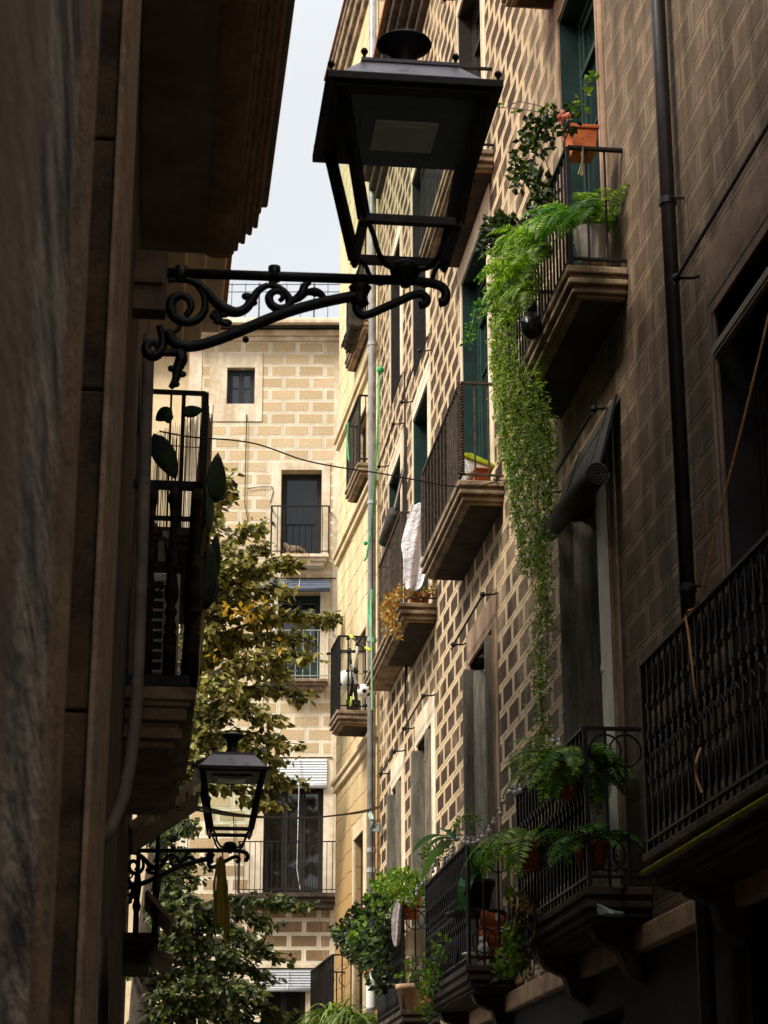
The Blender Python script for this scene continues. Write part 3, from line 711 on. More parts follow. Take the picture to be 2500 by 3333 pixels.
b = MB(); b.box(-1.0,-.2,2.2,5.6,0,5.9); b.box(-1.2,-.3,2.1,9.0,0,10.5); b.build("wall", M['plaster_left'], HL)
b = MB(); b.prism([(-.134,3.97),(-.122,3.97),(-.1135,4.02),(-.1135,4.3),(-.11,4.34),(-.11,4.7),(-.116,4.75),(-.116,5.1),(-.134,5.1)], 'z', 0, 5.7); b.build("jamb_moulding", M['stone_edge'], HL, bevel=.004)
b = MB(); b.box(-.6,-.15,5.15,9.0,0,5.9); b.build("pilaster", M['plaster_left'], HL)
# deep balcony over the portal, seen from beneath
b = MB()
for X1, z0, z1, ye in ((.30,5.90,5.98,8.92),(.335,5.98,6.05,8.95),(.37,6.05,6.11,8.99),(.40,6.11,6.2,9.03),(.435,6.2,6.26,9.06),(.47,6.26,6.36,9.10)):
    b.box(-.3, X1, 5.6, ye, z0, z1)
bs = b.build("balcony", M['soffit'], HL, bevel=.012); bs["label"] = "deep dark balcony with a stepped edge"
b = MB()
for X1, z0, z1, ye in ((.315,5.93,5.985,8.93),(.35,5.985,6.055,8.96),(.385,6.055,6.115,9.0),(.415,6.115,6.205,9.04)):
    b.box(X1-.02, X1+.004, 5.6, ye+.004, z0, z1)
b.build("moulding", M['soffit_edge'], bs, bevel=.008)
b = MB(); b.prism([(.16,5.905),(.285,5.905),(.285,5.885),(.24,5.872),(.2,5.875),(.16,5.89)], 'y', 5.62, 8.9); b.build("soffit_band", M['soffit_edge'], bs)
b = MB(); b.box(-1.2,-.3,-7,2.1,5.7,10.5); b.box(-8,-1.2,-7,9.0,0,10.5); b.build("upper_wall", M['plaster_left'], HL)
b = MB(); b.prism([(.0,10.5),(-8,13),(-8,10.5)], 'y', -7, 9.0); b.build("roof", M['roof_tile'], HL)
b = MB()                                               # grey pipe that bends away at the bottom
b.tube([onY(486,1090,6.6), onY(482,1200,6.6), onY(464,1750,6.6), onY(445,2300,6.6), onY(425,2480,6.6), onY(402,2600,6.6), onY(365,2690,6.6), onY(330,2740,6.6)], .021, 12)
b.build("drainpipe", M['pipe_left'], HL, True)
b = MB(); b.tube([onY(375,600,5.6), onY(352,1500,5.6), onY(310,3333,5.6)], .006, 6); b.build("conduit", M['stone_edge'], HL)
b = MB(); b.tube([onY(318,3050,6.2), onY(312,3400,6.2)], .035, 12); b.build("lower_pipe", M['pipe_dark'], HL, True)
# ================================================================ left house further on
H2 = thing("plaster_house", "dark plastered house on the left with turned iron balusters and a dark eave", "house", (-.16,9.1,0))
b = MB(); wallgrid(b, lambda a, d, z: (-.16-d, a, z), 9.12, 17.0, 0, 8.6, [(10.5,11.7,4.05,6.0),(14.0,15.0,6.02,8.0),(13.4,14.6,0,2.6)], .3); b.build("wall", M['plaster_left'], H2)
b = MB(); b.box(-8,-.5,9.12,17.0,0,8.6); b.build("inner_walls", M['plaster_left'], H2)
b = MB()
for x, z0, z1 in ((.12,8.55,8.68),(.28,8.68,8.8),(.45,8.8,8.97)): b.box(-.4, x, 9.12, 16.4+x*.3, z0, z1)
b.build("eave", M['soffit'], H2, bevel=.02)
b = MB(); b.prism([(.5,8.97),(-8,11.4),(-8,8.97)], 'y', 9.12, 16.55); b.build("roof", M['roof_tile'], H2)
fL = lambda a, o, z: (-.16+o, a, z)
fLi = lambda a, d, z: (-.16-d, a, z)
for q in ((10.5,11.7,4.05,6.0),(14.0,15.0,6.02,8.0),(13.4,14.6,0,2.6)):
    fill(H2, fLi, *q, .15, M['door_dark'], M['dark_glass'], "balcony_door", 2, .5)
b1 = slab(H2, "balcony", fL, 10.0, 12.2, 3.99, .36, M['stone'], ((0,-.07,0),(.02,-.1,-.07),(.04,-.17,-.1),(.075,-.2,-.17),(.06,-.26,-.2),(.1,-.3,-.26)))
b1["label"] = "stone balcony with turned balusters and an air conditioner"
b = MB(); b.box(-.16,.2,10.0,10.03,3.99,4.05); b.box(.17,.2,10.0,12.2,3.99,4.05); b.build("base_rail", M['black'], b1)
b = MB(); b.box(-.16,.2,10.0,10.045,5.06,5.1); b.box(.155,.2,10.0,12.2,5.06,5.1); b.build("handrail", M['iron'], b1)
prof = [(.034,4.05),(.034,4.2),(.036,4.26),(.026,4.28),(.034,4.3),(.026,4.33),(.022,4.36),(.034,4.38),(.03,4.4),(.02,4.42),(.036,4.46),(.038,4.5),(.03,4.55),(.024,4.6),(.033,4.62),(.027,4.65),(.024,4.72),(.02,4.84),(.018,4.88),(.026,4.9),(.02,4.92),(.026,4.96),(.03,5.0),(.03,5.06)]
for x, y in [(.178,10.022),(.06,10.022),(-.06,10.022)]+[(.178,10.022+.14*i) for i in range(1,16)]:
    b = MB(); b.lathe(prof, x, y, 12); b.build("baluster", M['iron_rust'], b1, True)
# upper balcony
b2 = slab(H2, "balcony", fL, 13.5, 15.6, 5.98, .44, M['stone_dark'], ((0,-.06,0),(.03,-.1,-.06),(.06,-.16,-.1)))
b2["label"] = "upper balcony fenced with split reed"
b = MB()
for z in (7.0, 6.04): b.bar((-.16,13.5,z),(.275,13.5,z),.03,.03); b.bar((.275,13.5,z),(.275,15.6,z),.03,.03)
for x in (-.13,.03,.12): b.bar((x,13.5,5.98),(x,13.5,7.0),.03 if x > .1 else .016)
for i in range(12): b.bar((.275,13.5+i*.19,5.98),(.275,13.5+i*.19,7.0),.05 if i == 0 else .016)
b.build("railing", M['iron'], b2)
b = MB(); b.box(-.16,.2,13.6,15.5,4.4,4.5); b.box(-.16,.02,13.7,13.76,4.5,5.9); b.build("window_hood", M['stone_dark'], H2, bevel=.01)
# low balcony lower down the wall
b3 = slab(H2, "balcony", fL, 13.9, 15.0, 3.2, .24, M['stone_dark'], ((0,-.07,0),(.03,-.12,-.07),(.06,-.2,-.12)))
b = MB()
for x in (-.08,.05): b.lathe([(.02,3.2),(.02,3.34),(.03,3.38),(.02,3.42),(.03,3.52),(.016,3.62),(.014,3.95),(.022,4.0),(.022,4.14)], x, 13.93, 8)
b.box(-.16,.075,13.9,13.95,4.14,4.17); b.box(.035,.075,13.95,15.0,4.14,4.17)
for i in range(1,7): b.bar((.055,13.93+i*.16,3.2),(.055,13.93+i*.16,4.14),.02)
b.build("railing", M['iron_rust'], b3)

# reed screen tied inside the upper railing, jagged on top
t = thing("reed_screen", "split reed screen with a jagged top, tied to the upper left balcony rail", "reed screen", (.3,13.5,6.0))
b = MB()
for i in range(110):
    x = -.12+.37*i/110; h = .7+.24*(i/110)**1.3+random.uniform(-.06,.06); z0 = 5.98-.1*random.random()
    yy = 13.53+random.uniform(0,.03); b.bar((x+random.gauss(0,.003),yy,z0),(x+random.gauss(0,.006),yy+random.gauss(0,.006),z0+h),.0034)
b.build("front_reeds", M['reed_stalk'], t)
b = MB()
for i in range(420):
    y = 13.5+2.1*i/420; h = .85-.1*(i/420)+random.uniform(-.16,.1); z0 = 5.72-random.random()*.35-.25*(random.random()<.3)
    x = .31+random.gauss(0,.008)
    b.bar((x-.01+random.gauss(0,.012),y,z0),(x+random.gauss(0,.01),y+random.gauss(0,.02),5.98+h),.006)
b.build("side_reeds", M['reed_stalk'], t)
b = MB(); b.tube([(-.14,13.515,6.62),(.0,13.515,6.6),(.14,13.515,6.59),(.31,13.49,6.58)], .004, 4); b.build("tie_wire", M['cable'], t)

# prickly pear pads
def pad(mb, c, L, W, T, ax, nrm):
    ax = Vector(ax).normalized(); nrm = Vector(nrm).normalized(); sd = ax.cross(nrm).normalized(); nrm = sd.cross(ax)
    c = Vector(c); n, m = 14, 8; vs = [c]; fs = []
    for i in range(1, m):
        t = i/m; w = W*math.sin(math.pi*t**.8)**.8
        for k in range(n):
            a = 2*math.pi*k/n
            vs.append(c + ax*L*t + sd*w/2*math.cos(a) + nrm*T/2*math.sin(a)*math.sin(math.pi*t)**.5)
    vs.append(c+ax*L)
    for k in range(n):
        fs += [(0,1+(k+1) % n,1+k), (len(vs)-1,1+(m-2)*n+k,1+(m-2)*n+(k+1) % n)]
        fs += [(1+i*n+k,1+i*n+(k+1) % n,1+(i+1)*n+(k+1) % n,1+(i+1)*n+k) for i in range(m-2)]
    mb.add(vs, fs)
t = thing("prickly_pear", "prickly pear cactus with dark pads spilling over the reed-screened balcony", "cactus", (.2,13.6,6.0))
def PY(px, py, Y): return tuple(onY(px, py, Y))
for c, L, W, ax, n_ in ((PY(560,1330,13.45),.16,.14,(-.4,.1,-.3),(0,-1,.1)), (PY(590,1345,13.46),.18,.12,(.9,.1,.25),(0,-1,0)), (PY(500,1410,13.42),.42,.22,(.5,0,-1),(.1,-1,.1)),
        (PY(545,1340,13.4),.1,.1,(.1,0,-1),(0,-1,.1)), (PY(676,1745,13.2),.58,.15,(.05,.35,1),(-1,.6,0)), (PY(702,1640,13.3),.44,.2,(.02,.1,1),(.5,-1,0)),
        (PY(655,1975,13.2),.52,.2,(.12,.1,1),(.3,-1,0)), (PY(668,1985,13.25),.44,.24,(.0,.2,1),(-.3,-1,.1)), (PY(690,1905,13.3),.42,.13,(.06,0,1),(.4,-1,0)), (PY(560,1600,13.45),.14,.12,(.3,0,-1),(0,-1,0))):
    b = MB(); pad(b, c, L*.92, W*.8, .035, ax, n_)
    for q in range(40):
        a = random.random(); s_ = random.uniform(-1,1)
    b.build("pad", M['cactus'], t, True)
b = MB(); b.tube([PY(640,2060,13.2), PY(650,2000,13.2), PY(668,1900,13.2), PY(676,1745,13.2)], .012, 6); b.build("stem", M['bark'], t)

# air conditioner behind the balusters
t = thing("air_conditioner", "cream outdoor air conditioner standing behind the turned balusters", "air conditioner", (.0,10.3,4.0))
A0 = onY(440,1860,10.25); A1 = onY(577,2208,10.25)
b = MB(); b.box(A0.x, A1.x, 10.25, 11.0, A1.z+.02, A0.z); b.build("casing", M['ac'], t, bevel=.012)
b = MB(); xs = A0.x+.01; xe = onY(530,2000,10.25).x
b.box(xs, xe, 10.238, 10.252, A1.z+.03, A0.z-.05); gr = b.build("grille", M['black'], t)
b = MB(); n = 9
for i in range(n+1):
    z = A1.z+.03+(A0.z-.05-A1.z-.03)*i/n; b.box(xs, xe, 10.222, 10.25, z-.006, z+.006)
b.build("louver", M['ac'], t)
# paper tag and card tied to the balusters, with the cables behind
t = thing("paper_tag", "pale card tag hanging on cables beside the air conditioner", "tag", PY(535,1800,10.1))
b = MB(); p, q = onY(516,1760,10.1), onY(548,1828,10.1); b.box(p.x, q.x, 10.098, 10.104, q.z, p.z); b.build("card", M['plank'], t)
b = MB(); p, q = onY(531,1728,10.09), onY(550,1752,10.09); b.box(p.x, q.x, 10.088, 10.092, q.z, p.z); b.build("label", M['paper'], t)
o = MB(); o.tube([PY(487,1690,10.15),PY(505,1705,10.12),PY(530,1735,10.1),PY(540,1760,10.08),PY(548,1900,10.12),PY(500,1935,10.2),PY(478,1945,10.24)], .006, 5)
tag(o.build("air_conditioner_cable", M['cable'], loc=(0,10.1,5)), "black cable looping down behind the turned balusters to the air conditioner", "cable")

# tilted canopies under the left balconies
def canopy(pa, pb, Y, ln, th, label, fr=True):
    a, c = onY(*pa, Y), onY(*pb, Y); d = (c-a).normalized(); up = Vector((-d.z,0,d.x)); 
    if up.z < 0: up = -up
    b = MB(); P = [a, c, c+up*th, a+up*th]
    t = thing("canopy", label, "canopy", tuple(a))
    b.add([tuple(p) for p in P]+[tuple(p+Vector((0,ln,0))) for p in P], [(0,1,2,3),(7,6,5,4),(0,4,5,1),(1,5,6,2),(2,6,7,3),(3,7,4,0)]); b.build("board", M['soffit'], t, bevel=.004)
    if fr:
        b = MB()
        for i in range(22):
            f = .18+.8*i/22; p = a+d*(c-a).length*f
            b.box(p.x, p.x+.018, Y-.008, Y-.003, p.z-.03-.012*(i % 2), p.z+.01)
        b.build("fringe", M['reed_stalk'], t)
    return t
canopy((430,2700),(657,2548), 12.6, 1.0, .05, "dark tilted canopy with a scalloped fringe under the left balcony")
canopy((470,2905),(556,3000), 13.8, .9, .03, "dark sloping awning board below the small lamp's bracket", False)
canopy((440,3085),(560,3125), 14.4, 1.0, .04, "lowest dark awning board against the tree foliage", False)
for k_, (x0, z0, hh) in enumerate((((440,2900), (520,2860), .25),)):
    pass

# ================================================================ the two wall lamps: one built, one copied
YL = 5.85
def LP(px, py, dy=0): 
    p = onY(px, py, YL); return (p.x, YL+dy, p.z)
lamp = thing("street_lamp", "large black four-sided street lantern on a scrolled bracket, close overhead", "street lamp", (-.05,YL,4.36), group="scrolled wall lanterns")
def sm(pts, n=4):
    """smooth a traced curve (Catmull-Rom)"""
    P = [Vector(p) for p in pts]; out = []
    for i in range(len(P)-1):
        p0, p1, p2, p3 = P[max(i-1,0)], P[i], P[i+1], P[min(i+2,len(P)-1)]
        for k in range(n):
            t = k/n; out.append(.5*((2*p1)+(p2-p0)*t+(2*p0-5*p1+4*p2-p3)*t*t+(3*p1-p0-3*p2+p3)*t**3))
    return out+[P[-1]]
def tap(n, r0, r1, r2):
    r0, r1, r2 = r0*1.5, r1*1.45, r2*1.3
    return [r0+(r1-r0)*2*i/n if i < n/2 else r1+(r2-r1)*(2*i/n-1) for i in range(n+1)]
b = MB()
b.tube([LP(540,888),LP(1350,914)], .0165, 10)
c = sm([LP(1345,914),LP(1405,922),LP(1440,935),LP(1452,958),LP(1446,980),LP(1430,985)]); b.tube(c, [.0165 for i in range(len(c))], 8)
for px in (590,893): b.lathe([(.02,onY(px,889,YL).z-.028),(.02,onY(px,889,YL).z+.022)], onY(px,889,YL).x, YL, 10)
b.build("arm", M['lamp_iron'], lamp, True)
b = MB()
b.tube(sm([LP(545,1080),LP(570,1118),LP(620,1128),(LP(690,1112)),LP(780,1078),LP(870,1040),LP(960,1008),LP(1060,982),LP(1170,960)]), .019, 8)
for a, z in ((800,1105),(575,1128)): b.ball(LP(a,z), .011, 8, 5)
b.tube(sm([LP(1150,965),LP(1172,985),LP(1160,1003),LP(1176,1026),LP(1205,1022),LP(1250,1002),LP(1300,980),LP(1340,962),LP(1370,958),LP(1388,970),LP(1385,988),LP(1366,994)]), .0145, 8)
x0 = onY(1172,960,YL); b.lathe([(.012,x0.z-.045),(.03,x0.z-.03),(.022,x0.z-.008),(.03,x0.z+.01),(.038,x0.z+.026),(.02,x0.z+.04)], x0.x, YL, 12)
b.build("strut", M['lamp_iron'], lamp, True)
b = MB()
c = sm([LP(548,915),LP(590,908),LP(640,922),LP(675,950),LP(705,985),LP(738,1008),LP(770,1016),LP(800,1004),LP(822,975),LP(842,945),LP(872,928)]); b.tube(c, tap(len(c)-1,.006,.014,.008), 6)
c = sm([LP(640,925),LP(664,965),LP(666,1010),LP(640,1042),LP(600,1048),LP(568,1030),LP(555,998),(LP(565,972)),LP(592,962),LP(616,976),LP(622,1002),LP(604,1028)]); b.tube(c, tap(len(c)-1,.006,.013,.008), 6)
c = sm([LP(872,928),LP(905,935),LP(930,955),LP(944,980),LP(934,1000),LP(905,1004),LP(882,990),LP(876,966),LP(890,950),LP(912,950),LP(922,966),LP(910,980)]); b.tube(c, tap(len(c)-1,.007,.011,.006), 6)
c = sm([LP(930,985),LP(960,975),LP(985,955),LP(992,930),LP(1010,918)]); b.tube(c, tap(len(c)-1,.006,.012,.006), 6)
c = sm([LP(985,960),LP(1010,950),LP(1040,955),LP(1060,975)]); b.tube(c, tap(len(c)-1,.004,.012,.006), 6)
for p in ((805,965),(818,985),(700,1030),(712,1045),(735,1050),(728,1022)): b.ball(LP(*p), .014, 7, 5, (1.5,.6,1))
c = sm([LP(700,1010),LP(715,1040),LP(735,1055),LP(748,1050)]); b.tube(c, .009, 6)
c = sm([LP(520,1090),LP(540,1080),LP(565,1082),LP(585,1065),LP(575,1045)]); b.tube(c, .007, 6)
c = sm([LP(520,1060),LP(530,1100),LP(525,1140),LP(500,1160),LP(478,1145),LP(480,1120),LP(505,1115),LP(514,1132)]); b.tube(c, tap(len(c)-1,.008,.013,.007), 6)
c = sm([LP(530,1150),LP(560,1148),LP(588,1150),LP(590,1172),LP(578,1200),LP(572,1235),LP(556,1262)]); b.tube(c, tap(len(c)-1,.007,.014,.007), 6)
for p in ((585,1195),(592,1218),(560,1200),(570,1250)): b.ball(LP(*p), .012, 7, 5, (1.3,.6,1))
b.build("scrollwork", M['lamp_iron'], lamp, True)
b = MB(); p0, p1 = onY(470,825,YL), onY(540,1000,YL); b.box(p0.x-.03, p1.x, YL-.02, YL+.06, p1.z-.02, p0.z); b.box(p0.x-.03, p1.x-.012, YL-.035, YL-.02, onY(500,935,YL).z, p0.z-.003); b.build("wall_plate", M['plaster_left'], lamp, bevel=.004)
LX, LZ = .752, onY(1310,915,YL).z
b = MB(); b.lathe([(.014,LZ-.02),(.03,LZ+.012),(.05,LZ+.03),(.052,LZ+.045),(.04,LZ+.06),(.025,LZ+.068)], LX, YL, 14)
for sx in (-1,1):
    for sy in (-1,1):
        b.tube(sm([(LX+sx*.03,YL+sy*.03,LZ+.03),(LX+sx*.07,YL+sy*.07,LZ+.02),(LX+sx*.1,YL+sy*.1,LZ+.055),(LX+sx*.115,YL+sy*.115,LZ+.1),(LX+sx*.135,YL+sy*.135,LZ+.138)]), .0085, 6)
b.build("cradle", M['lamp_iron'], lamp, True)
hb, ht, zb, zt = .15, .285, LZ+.14, LZ+.565
b = MB()
for sx in (-1,1):
    b.bar((LX+sx*hb,YL-hb-.012,zb),(LX+sx*hb,YL+hb+.012,zb),.028,.028); b.bar((LX-hb-.012,YL+sx*hb,zb+.002),(LX+hb+.012,YL+sx*hb,zb+.002),.028,.026)
    for sy in (-1,1):
        b.bar((LX+sx*hb,YL+sy*hb,zb),(LX+sx*(ht-.058),YL+sy*(ht-.058),zt-.004),.031,.031); b.ball((LX+sx*hb,YL+sy*hb,zb-.02),.011,8,5)
b.build("cage", M['lamp_iron'], lamp)
for sx, sy in ((-1,0),(1,0),(0,-1),(0,1)):
    b = MB(); e = .004
    def cr(h, z, k): 
        return (LX+(sx*h if sx else k*h*.96), YL+(sy*h if sy else k*h*.96), z)
    P = [cr(hb,zb+.012,-1), cr(hb,zb+.012,1), cr(ht-.06,zt-.02,1), cr(ht-.06,zt-.02,-1)]
    Q = [(p[0]+sx*e,p[1]+sy*e,p[2]) for p in P]
    b.add(P+Q, [(0,1,2,3),(7,6,5,4),(0,4,5,1),(1,5,6,2),(2,6,7,3),(3,7,4,0)]); b.build("pane", M['pane'], lamp)
b = MB(); b.box(LX-ht,LX+ht,YL-ht,YL+ht,zt,zt+.03); b.build("eave", M['lamp_iron'], lamp, bevel=.004)
b = MB(); b.box(LX-ht+.028,LX+ht-.028,YL-ht+.028,YL+ht-.028,zt-.008,zt+.001); b.box(LX-.15,LX+.15,YL-.13,YL+.19,zt-.022,zt-.007); b.build("reflector", M['lamp_under'], lamp, bevel=.003)
b = MB(); b.box(LX-.105,LX+.105,YL-.075,YL+.12,zt-.03,zt-.021); b.prism([(LX-.09,zt-.03),(LX-.04,zt-.036),(LX+.04,zt-.036),(LX+.09,zt-.03)], 'y', YL-.06, YL+.1); b.build("diffuser", M['diffuser'], lamp, bevel=.008)
b = MB(); rt = .155; zr = zt+.03; zz = zr+.115
P = [(LX+sx*(ht-.03),YL+sy*(ht-.03),zr) for sx,sy in ((-1,-1),(1,-1),(1,1),(-1,1))]+[(LX+sx*rt,YL+sy*rt,zz) for sx,sy in ((-1,-1),(1,-1),(1,1),(-1,1))]
b.add(P, [(3,2,1,0),(4,5,6,7),(0,1,5,4),(1,2,6,5),(2,3,7,6),(3,0,4,7)]); b.box(LX-rt-.006,LX+rt+.006,YL-rt-.006,YL+rt+.006,zz,zz+.012); b.build("lid", M['lamp_roof'], lamp)
b = MB(); b.lathe([(.085,zz+.01),(.066,zz+.03),(.046,zz+.055),(.04,zz+.08),(.046,zz+.125),(.06,zz+.14),(.09,zz+.158),(.094,zz+.164),(.09,zz+.172),(.05,zz+.188),(.015,zz+.195)], LX, YL, 22); b.build("chimney", M['lamp_iron'], lamp, True)
for sx in (-1,1):
    for sy in (-1,1):
        for h, z in ((ht-.015,zr),(rt-.004,zz+.012)):
            b = MB(); b.lathe([(.007,z),(.005,z+.012),(.011,z+.02),(.0125,z+.028),(.008,z+.036),(.002,z+.039)], LX+sx*h, YL+sy*h, 8); b.build("finial", M['lamp_iron'], lamp, True)
lamp2 = dup(lamp, (-.157, 9.25, -.41), "smaller-looking black lantern further down, with a yellow ribbon bundle hanging from its arm")

# yellow ribbon bundle on the far lamp
t = thing("ribbon_bundle", "ochre yellow ribbon bundle hanging from the far lamp's bracket", "ribbon", PY(730,2790,15.05))
b = MB()
for i in range(16):
    f = i/15; p = onY(706+22*f+random.uniform(-3,3),2795+random.uniform(-6,6),15.05); q = onY(700+44*f+random.uniform(-4,4),3005+18*(f > .6)+random.uniform(-12,20)+60*(i == 13),15.05)
    m_ = p.lerp(q,.4)+Vector((random.gauss(0,.012),random.gauss(0,.03),0)); w = .02
    y0 = random.uniform(-.05,.05)
    vs = []
    for c_, ww in ((p,.008),(m_,w),(q,w*.9)):
        vs += [(c_.x-ww/2,15.05+y0,c_.z),(c_.x+ww/2,15.05+y0+random.uniform(-.015,.015),c_.z)]
    vs += [(x,y+.003,z) for x,y,z in vs]
    b.add(vs, [(0,1,3,2),(2,3,5,4),(7,6,8,9),(9,8,10,11),(0,2,8,6),(2,4,10,8),(1,7,9,3),(3,9,11,5)])
b.build("strips", M['cloth_yellow'], t)
b = MB(); b.tube([PY(727,2762,15.1),PY(724,2780,15.07),PY(726,2800,15.05)], .006, 5); b.ball(PY(720,2800,15.05),.022,8,5,(1,1,1.3)); b.build("knot", M['cloth_yellow'], t)
# ================================================================ blinds
def hang_blind(label, near, far, r, X_top, ztop, matr, sheet, spiral=True, n0=None):
    t = thing("roller_blind", label, "blind", tuple(near))
    near, far = Vector(near), Vector(far)
    b = MB(); b.tube([near, near.lerp(far,.5), far], r*.96, 18)
    d = (far-near).normalized()
    if spiral:
        x = Vector((1,0,0)); x = (x-d*x.dot(d)).normalized(); y = d.cross(x)
        for k in range(4):
            rr = r*(1-.22*k); pts = [near-d*.004+(x*math.cos(a*.35)+y*math.sin(a*.35))*(rr-r*.22*a/18) for a in range(19)]
            b.tube(pts, .006, 4)
    b.build("roll", matr, t, True)
    b = MB(); x2 = X_top
    P = [(near.x+.01,near.y,near.z+r*.7),(far.x+.01,far.y,far.z+r*.7),(x2,far.y,ztop),(x2,near.y,ztop)]
    Q = [(p[0]+.02,p[1],p[2]+.01) for p in P]
    b.add(P+Q, [(0,1,2,3),(7,6,5,4),(0,4,5,1),(1,5,6,2),(2,6,7,3),(3,7,4,0)]); b.build("slats", sheet, t)
    for f in (.15,.8):
        b = MB(); p = near.lerp(far,f); b.tube([(x2-.01,p.y,ztop),(near.x-.01,p.y,p.z+r),(p.x-r,p.y,p.z),(p.x,p.y,p.z-r-.004)], .004, 4); b.build("cord", M['cable'], t)
    return t
n0 = onX(1945,1540,2.71); f0 = onY(1786,1728,n0.y+1.32)
hang_blind("rolled grey slat blind with a spiral end over the tall door beside the hanging greenery", n0, f0, .077, 2.845, 6.36, M['roll'], M['blind_grey'])
n0 = onX(1283,1665,2.72); f0 = onX(1254,1768,2.66)
hang_blind("rolled brown slat blind tilted out above the balcony with white laundry", n0, f0, .085, 2.86, 9.75, M['roll'], M['blind_brown'], False)
n0 = onP(1163,1040,B0+BN*.3,BN); f0 = onP(1138,1125,B0+BN*.3,BN)
t = thing("rolled_mat", "bundled reed mat tied up under the lantern's arm on the cream corner house", "blind", tuple(n0))
b = MB(); b.tube([n0,f0], .1, 14)
for i in range(26):
    a = random.uniform(0,6.28); r_ = .1*random.uniform(.85,1.12); o = Vector((r_*math.cos(a),0,r_*math.sin(a)))
    b.tube([n0+o*.7,f0+o+(f0-n0)*random.uniform(0,.08)], .009, 4)
b.build("reeds", M['dark_brown'], t)
for f_ in (.15,.7): b = MB(); b.tube([n0.lerp(f0,f_)+Vector((.112*math.cos(a*.6),0,.112*math.sin(a*.6))) for a in range(11)], .006, 4); b.build("cord", M['cable'], t)

KI = Matrix.Translation(K0) @ Matrix.Rotation(-YAW, 4, 'Z')
def kw(x, y, z): return tuple(KI @ Vector((x, y, z)))
def back_blind(label, x0, x1, ytop, ybot, o0, o1, mat, cordto=None):
    a0, zt = bk(x0,ytop); a1, zb = bk(x1,ybot)
    t = thing("slat_blind", label, "blind", kw(a0,0,zb), -YAW)
    b = MB(); n = max(5, round((zt-zb)/.055)); vs = []
    for i in range(n):
        f0_, f1_ = i/n, (i+.82)/n; z0, z1 = zt+(zb-zt)*f0_, zt+(zb-zt)*f1_; y0, y1 = -(o0+(o1-o0)*f0_), -(o0+(o1-o0)*f1_)
        P = [kw(a,y,z) for a,y,z in ((a0,y0,z0),(a1,y0,z0),(a1,y1-.012,z1),(a0,y1-.012,z1),(a0,y0+.012,z0),(a1,y0+.012,z0),(a1,y1+.004,z1),(a0,y1+.004,z1))]
        b.add(P, [(0,1,2,3),(7,6,5,4),(0,4,5,1),(1,5,6,2),(2,6,7,3),(3,7,4,0)])
    b.build("slats", mat, t)
    b = MB(); b.tube([kw(a0,-o1-.01,zb),kw(a1,-o1-.01,zb)], .05, 10); b.build("roll", mat, t, True)
    b = MB(); am = (a0+a1)/2; b.tube([kw(am,-o0-.03,zt),kw(am,-o1-.075,zb)]+([kw(am-.02,-o1-.03,bk(960,cordto)[1]+.4),kw(am+.05,-.2,bk(960,cordto)[1])] if cordto else []), .008 if cordto else .006, 5); b.build("cord", M['cloth_white'], t)
    b = MB(); b.tube([kw(a0-.08,-.03,zt+.03),kw(a1+.1,-.03,zt+.03)], .012, 6); b.build("rail", M['iron'], t)
back_blind("blue grey slat blind propped out over the balcony door halfway up the ochre house", 878, 1076, 1888, 1938, .05, .42, M['blind_blue'])
back_blind("white slat blind half lowered over the wide dark balcony door of the ochre house", 886, 1064, 2472, 2560, .04, .06, M['blind_white'], 2900)
back_blind("lowest grey slat blind of the ochre house, behind the bottom foliage", 845, 1032, 3158, 3222, .05, .12, M['blind_pale'])

# ================================================================ laundry and household things on the balconies
def cloth(name, label, rows, Y, mat, cat, folds=5, amp=.03):
    b = MB(); nc = 22; nr = len(rows); vs = []
    rnd = [random.uniform(.6,1.4) for _ in range(8)]
    for j, (py, xl, xr) in enumerate(rows):
        for i in range(nc+1):
            f = i/nc; p = onY(xl+(xr-xl)*f, py+3*math.sin(f*9+j), Y)
            w = amp*(.2+.5*j/nr)*(math.sin(f*folds*1.3*rnd[0]+j*.5)+.45*math.sin(f*folds*2.9*rnd[1]+j*.9+f*f*5))
            vs.append((p.x, Y-.035+w, p.z))
    n = len(vs); fs = [(j*(nc+1)+i, j*(nc+1)+i+1, (j+1)*(nc+1)+i+1, (j+1)*(nc+1)+i) for j in range(nr-1) for i in range(nc)]
    b.add(vs, fs)
    p = onY(rows[-1][1], rows[-1][0], Y); o = b.build(name, mat, smooth=True, loc=tuple(p))
    m = o.modifiers.new("cloth", 'SOLIDIFY'); m.thickness = .006
    s_ = o.modifiers.new("soft", 'SUBSURF'); s_.levels = 1; s_.render_levels = 1
    return tag(o, label, cat)
cloth("laundry", "white shirt-like laundry bundle hung over the end rail of a mid-height balcony", [(1642,1340,1388),(1665,1333,1389),(1700,1322,1390),(1740,1312,1392),(1785,1302,1393),(1800,1310,1388),(1850,1312,1386),(1900,1314,1378),(1925,1322,1366)], 19.84, M['cloth_white'], "laundry", 4, .05)
cloth("towel", "grey mottled towel draped over a low railing corner among climbing plants", [(2924,1291,1308),(2945,1280,1306),(2985,1273,1304),(3030,1272,1304),(3060,1275,1303),(3082,1280,1294)], 19.75, M['cloth_grey'], "towel", 4, .03)

